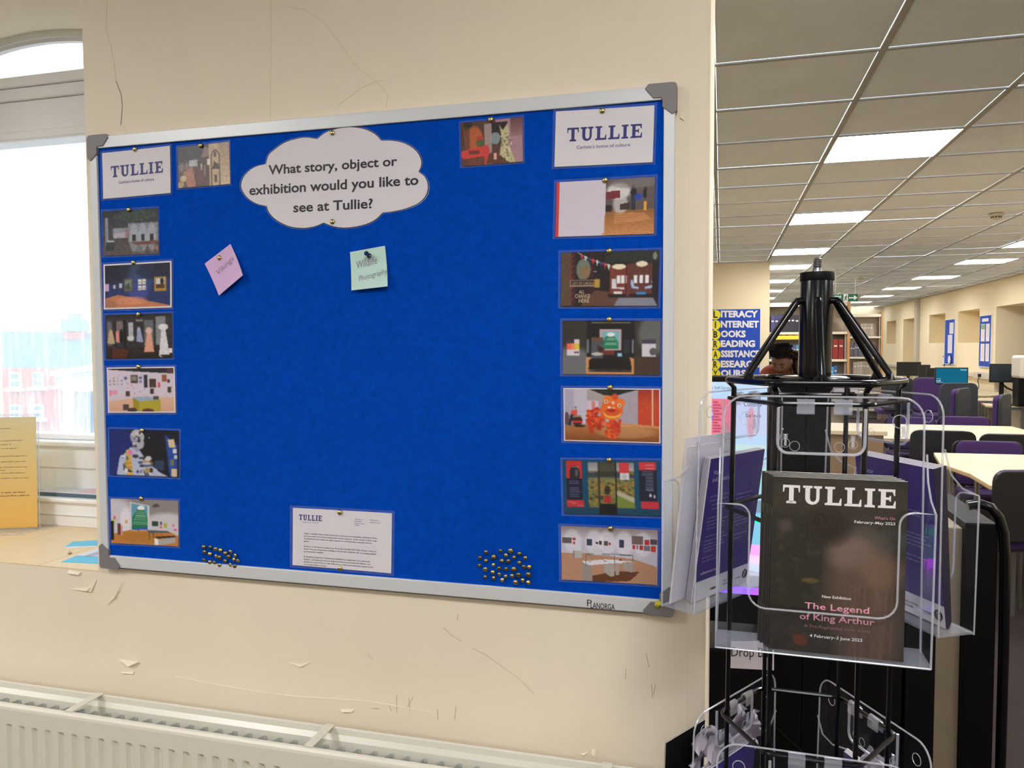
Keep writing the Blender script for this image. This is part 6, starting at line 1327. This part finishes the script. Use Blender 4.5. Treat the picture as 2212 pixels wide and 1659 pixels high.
o = MB().tube([PY(2162, 827, 11.25), PY(2175, 838, 11.2), PY(2192, 845, 11.1), PY(2212, 858, 10.9)], .012, 6).build('cable', BLACKM); tag(o, 'black cables hanging from the slate-screened monitor', 'cable')
# ---------------- chairs
PURF = mat('purple_fabric', S(72, 48, 106), .95, noise=.1, nscale=30); BLKP = mat('black_shell', S(22, 20, 24), .5); GRYF = mat('dark_grey_shell', S(52, 56, 66), .7)
def rbox(cx_, cy_, cz, sx, sy, sz, r=.04, n=4, ax='y'):
    out = rrect(-sx/2, -sz/2, sx/2, sz/2, r, n); return [(cx_+u, cy_-sy/2, cz+v) for u, v in out], (0, sy, 0)
def mk_chair(H=.83, bh=.34):
    r = empty('meeting_chair', (0, 0, 0), 'x', 'chair')
    m_ = MB(); P, off = rrect(-.23, -.22, .23, .22, .05), (0, 0, .05); m_.slab([(u, v, .43) for u, v in P], off); m_.build('seat', PURF, r, origin=(0, 0, .43), bevel=.012)
    P, off = rbox(0, .235, H-bh/2, .43, .035, bh, .06); MB().slab(P, off).build('back_cushion', PURF, r, origin=(0, .235, H-bh), bevel=.01)
    P, off = rbox(0, .265, H-bh/2-.005, .47, .022, bh+.01, .06); MB().slab(P, off).build('back_shell', BLKP, r, origin=(0, .265, H-bh), bevel=.006)
    MB().box((-.2, -.2, .415), (.2, .2, .43)).build('seat_shell', BLKP, r, origin=(0, 0, .415))
    for sx in (-1, 1):
        for sy in (-1, 1): MB().tube([(sx*.19, sy*.17, .42), (sx*.215, sy*.2, 0)], .011, 8).build('leg', LEGM, r, origin=(sx*.2, sy*.18, 0), smooth=True)
        MB().tube([(sx*.2, .17, .42), (sx*.19, .25, .5), (sx*.18, .25, H-bh+.1)], .01, 8).build('back_upright', LEGM, r, origin=(sx*.2, .2, .42), smooth=True)
    return r
CH = mk_chair(); fc = True
def chair(px, py, YY, rz, lab, src=None):
    global fc
    p = PY(px, py, YY); o = CH if fc else copy_tree(CH); fc = False
    c, s = math.cos(rz), math.sin(rz); off = (-.25*s*-1*-1, .25*c)
    bx, by = -s*.25, c*.25   # where the back stands relative to the seat
    o.location = (p.x-bx, p.y-by, 0); o.rotation_euler = (0, 0, rz); o['label'] = lab; o['group'] = 'purple meeting chairs'; o.scale = (1, 1, p.z/.83)
chair(2135, 953, 6.34, 0.0, 'purple-backed chair behind the nearest pair of tables')
chair(2083, 900, 8.46, 0.0, 'purple-backed chair behind the middle pair of tables')
chair(1966, 901, 8.46, .0, 'purple-backed chair seen through the right clear holder')
chair(2187, 938, 6.80, PI, 'black-shelled chair with purple edge tucked into the near side of the middle tables')
chair(2036, 930, 6.82, PI-.05, 'black-shelled chair seen through the clear holder, left of the tables')
chair(2243, 1016, 4.44, PI+.25, 'black-shelled chair at the right edge beside the nearest table')
def mk_office():
    r = empty('office_chair', (0, 0, 0), 'x', 'chair')
    MB().slab([(u, v, .44) for u, v in rrect(-.24, -.24, .24, .24, .06)], (0, 0, .07)).build('seat', PURF, r, origin=(0, 0, .44), bevel=.015)
    P, off = rbox(0, .24, .78, .44, .05, .52, .08); MB().slab(P, off).build('back_cushion', PURF, r, origin=(0, .24, .5), bevel=.015)
    P, off = rbox(0, .285, .78, .46, .035, .54, .08); MB().slab(P, off).build('back_shell', GRYF, r, origin=(0, .28, .5), bevel=.01)
    MB().tube([(0, 0, .44), (0, 0, .12)], .025, 10).build('column', BLKP, r, origin=(0, 0, .12))
    MB().tube([(0, .05, .44), (0, .3, .46), (0, .31, .6)], .02, 8).build('back_bar', BLKP, r, origin=(0, .3, .45))
    for i in range(5):
        a_ = 2*PI*i/5; l_ = MB().tube([(0, 0, .11), (.27*math.cos(a_), .27*math.sin(a_), .07)], [.02, .014], 8).build('leg', BLKP, r, origin=(0, 0, .1)); 
        MB().lathe([(.028, -.02), (.028, .02)], (.28*math.cos(a_), .28*math.sin(a_), .03), (-math.sin(a_), math.cos(a_), 0), 10).build('castor', BLKP, l_, origin=(.28*math.cos(a_), .28*math.sin(a_), .03))
    return r
OC = mk_office(); fo = True
def ochair(px, py, YY, rz, lab):
    global fo
    p = PY(px, py, YY); o = OC if fo else copy_tree(OC); fo = False
    o.location = (p.x+math.sin(rz)*.27, p.y-math.cos(rz)*.27, 0); o.rotation_euler = (0, 0, rz); o['label'] = lab; o['group'] = 'office chairs at the computers'; o.scale = (1, 1, p.z/1.05)
ochair(2070, 827, 11.0, PI+.15, 'black-backed office chair in front of the teal screen')
ochair(2078, 838, 9.95, -PI/2-.55, 'grey-shelled office chair turned sideways beside the teal screen')
ochair(2168, 851, 9.15, -PI/2-.5, 'grey-shelled office chair turned sideways under the slate-screened monitor')
ochair(1938, 816, 13.2, PI, 'black-backed office chair at the far left end of the desks')
ochair(2008, 815, 12.7, .0, 'purple-cushioned office chair behind the dark monitors')
# ---------------- the woman bending over the counter
SKIN = mat('dark_skin', S(84, 58, 48), .45); TOP = mat('rust_knit_top', S(138, 74, 58), .9, noise=.08, nscale=40, bump=.3, bscale=120); HAIR = mat('dark_brown_hair', S(18, 14, 13), .9, spec=.08, noise=.3, nscale=60); HAIR2 = mat('brown_braids', S(70, 50, 32), .9, spec=.1)
YPn = 6.2
pc = PY(1690, 780, YPn); pr_ = empty('person', (pc.x+.05, YPn+.15, 0), 'woman in a rust knit top with long dark braids, bending her head down', 'person')
def skin_mesh(name, V, E_, Rr_, mt, parent, sub=2):
    me = bpy.data.meshes.new(name); org = Vector(V[0]); me.from_pydata([tuple(Vector(v)-org) for v in V], E_, []); me.materials.append(mt)
    o = bpy.data.objects.new(name, me); o.location = org-wloc(parent); link(o, parent)
    sk = o.modifiers.new('skin', 'SKIN'); sk.use_smooth_shade = True
    for i, rr in enumerate(Rr_): me.skin_vertices[0].data[i].radius = rr if isinstance(rr, tuple) else (rr, rr)
    me.skin_vertices[0].data[0].use_root = True
    sb_ = o.modifiers.new('sub', 'SUBSURF'); sb_.levels = sub; sb_.render_levels = sub
    return o
hx = pc.x; hz = pc.z
X = lambda dx, dy, z: (hx+dx, YPn+dy, z)
body_V = [X(.06, .42, .92), X(.06, .36, 1.08), X(.06, .24, 1.22), X(.055, .16, 1.32), X(.03, .09, 1.375), X(.0, .02, 1.40),
          X(-.11, .15, 1.30), X(-.17, .02, 1.08), X(-.12, -.20, 1.00), X(-.08, -.30, .98),
          X(.23, .17, 1.30), X(.31, .04, 1.08), X(.24, -.18, 1.00), X(.19, -.28, .98),
          X(-.03, .42, .86), X(-.04, .40, .48), X(-.04, .46, .08), X(-.04, .34, .04),
          X(.15, .42, .86), X(.16, .40, .48), X(.16, .46, .08), X(.16, .34, .04)]
body_E = [(0, 1), (1, 2), (2, 3), (3, 4), (4, 5), (3, 6), (6, 7), (7, 8), (8, 9), (3, 10), (10, 11), (11, 12), (12, 13), (0, 14), (14, 15), (15, 16), (16, 17), (0, 18), (18, 19), (19, 20), (20, 21)]
body_R = [(.15, .12), (.13, .10), (.15, .105), (.11, .08), (.05, .05), (.045, .045), (.06, .055), (.045, .042), (.032, .03), (.028, .022), (.06, .055), (.045, .042), (.032, .03), (.028, .022), (.095, .09), (.062, .06), (.042, .042), (.035, .03), (.095, .09), (.062, .06), (.042, .042), (.035, .03)]
body = skin_mesh('body', body_V, body_E, body_R, TOP, pr_, 2)
# head: sphere shaped into a face, looking down and to the left
bm_ = __import__('bmesh').new(); __import__('bmesh').ops.create_uvsphere(bm_, u_segments=32, v_segments=24, radius=1.0)
for v in bm_.verts:
    x, y, z = v.co
    jaw = max(0, -z); w_ = 1-.34*jaw**1.5
    x2, y2 = x*.074*w_, y*.094*(1-.12*jaw)
    if y < 0:
        y2 -= .016*math.exp(-((x*2.6)**2+((z+.12)*5)**2))*1.3        # nose
        y2 -= .007*math.exp(-((x*2.4)**2+((z+.47)*9)**2))             # lips
        y2 += .006*math.exp(-(((abs(x)-.38)*5)**2+((z-.08)*6)**2))    # eye sockets
        y2 -= .006*math.exp(-((x*1.5)**2+((z+.85)*5)**2))             # chin
    v.co = (x2, y2, z*.115)
me = bpy.data.meshes.new('head'); bm_.to_mesh(me); bm_.free(); me.materials.append(SKIN); me.polygons.foreach_set('use_smooth', [True]*len(me.polygons))
hd = bpy.data.objects.new('head', me); link(hd, pr_); HM = Vector((hx, YPn, hz)); hd.location = HM-pr_.location; hd.rotation_euler = (math.radians(34), math.radians(4), math.radians(-22))
hm = Matrix.Translation(HM) @ hd.rotation_euler.to_matrix().to_4x4(); HT = lambda p: hm @ Vector(p)
def hp(m_, name, mt, smooth=True): return m_.build(name, mt, hd if False else pr_, smooth=smooth, T=HT)
for s_ in (-1, 1):
    hp(MB().lathe([(.011, 0), (.010, .004), (.004, .007)], (s_*.029, -.083, .010), (0, -1, 0), 12), 'eyelid', SKIN)
    hp(MB().tube([(s_*.016, -.0905, .030), (s_*.030, -.0905, .035), (s_*.046, -.082, .029)], .003, 6), 'eyebrow', HAIR)
    hp(MB().tube([(s_*.018, -.093, .008), (s_*.029, -.0925, .004), (s_*.041, -.087, .008)], .0016, 6), 'eyelashes', HAIR)
    hp(MB().lathe([(.020, -.004), (.022, 0), (.012, .006)], (s_*.073, .0, .0), (s_, 0, 0), 12), 'ear', SKIN)
hp(MB().tube([(-.022, -.088, -.054), (0, -.098, -.052), (.022, -.088, -.054)], [.002, .005, .002], 8), 'upper_lip', mat('lip', S(120, 66, 60), .4)); hp(MB().tube([(-.018, -.086, -.061), (0, -.095, -.062), (.018, -.086, -.061)], [.002, .0055, .002], 8), 'lower_lip', MATS['lip'])
# hair: cap of strands swept back plus hanging braids
bm_ = __import__('bmesh').new(); __import__('bmesh').ops.create_uvsphere(bm_, u_segments=32, v_segments=20, radius=1.0)
dl_ = [v for v in bm_.verts if (v.co.z < .30 and v.co.y < -.15) or v.co.z < -.55 or (v.co.y < -.5 and v.co.z < .64)]
__import__('bmesh').ops.delete(bm_, geom=dl_, context='VERTS')
for v in bm_.verts:
    x, y, z = v.co; k = 1+.03*math.sin(x*26+y*9); v.co = (x*.079*k, y*.100*k+.004, z*.119*k+.004)
me = bpy.data.meshes.new('hair'); bm_.to_mesh(me); bm_.free(); me.materials.append(HAIR); me.polygons.foreach_set('use_smooth', [True]*len(me.polygons))
hr = bpy.data.objects.new('hair', me); link(hr, pr_); hr.location = hd.location; hr.rotation_euler = hd.rotation_euler
rb = random.Random(8)
for i in range(26):
    t = i/25; x0_ = -.075+.15*t if i % 2 else .03+.05*t; a = HT((x0_, .0+.05*rb.random(), .09-.05*rb.random()))
    e = Vector((hx+.085+.07*rb.random(), YPn-.03+.08*rb.random(), hz-.10-.09*rb.random())) if i < 19 else Vector((hx+.16+.12*rb.random(), YPn+.06, hz-.05-.05*rb.random()))
    m1 = a.lerp(e, .4)+Vector((.045, .02, .03)); pts = [a, m1, a.lerp(e, .75)+Vector((.02, 0, .0)), e]
    dn = []
    for k in range(len(pts)-1):
        for q in range(4): dn.append(pts[k].lerp(pts[k+1], q/4))
    dn.append(pts[-1]); MB().tube(dn, [.0085+.002*math.sin(3*j) for j in range(len(dn))], 6).build('braid', HAIR2 if i % 3 == 0 else HAIR, pr_, smooth=True)
for i in range(9):
    x0_ = -.07+.0175*i; pts = [HT((x0_*.8, -.085+.03*abs(x0_)/.07, .075)), HT((x0_, -.04, .118)), HT((x0_*1.05, .03, .128)), HT((x0_*.8, .09, .08))]
    MB().tube(pts, [.006, .009, .010, .008], 7).build('braid', HAIR, pr_, smooth=True)
hp(MB().tube([(-.03, .02, .135), (-.01, .0, .150), (.03, .01, .155), (.055, .03, .14)], .011, 8), 'hair_knot', HAIR)
# counter she bends over
ct = empty('service_counter', (pc.x+.1, YPn-.3, 0), 'low wooden counter under the bending woman', 'counter')
MB().box((pc.x-.5, YPn-.62, 0), (pc.x+.6, YPn-.12, .90)).build('body', mat('counter_laminate', S(150, 120, 86), .6), ct, bevel=.004); MB().box((pc.x-.52, YPn-.64, .90), (pc.x+.62, YPn-.10, .93)).build('top', BEE, ct, bevel=.004)
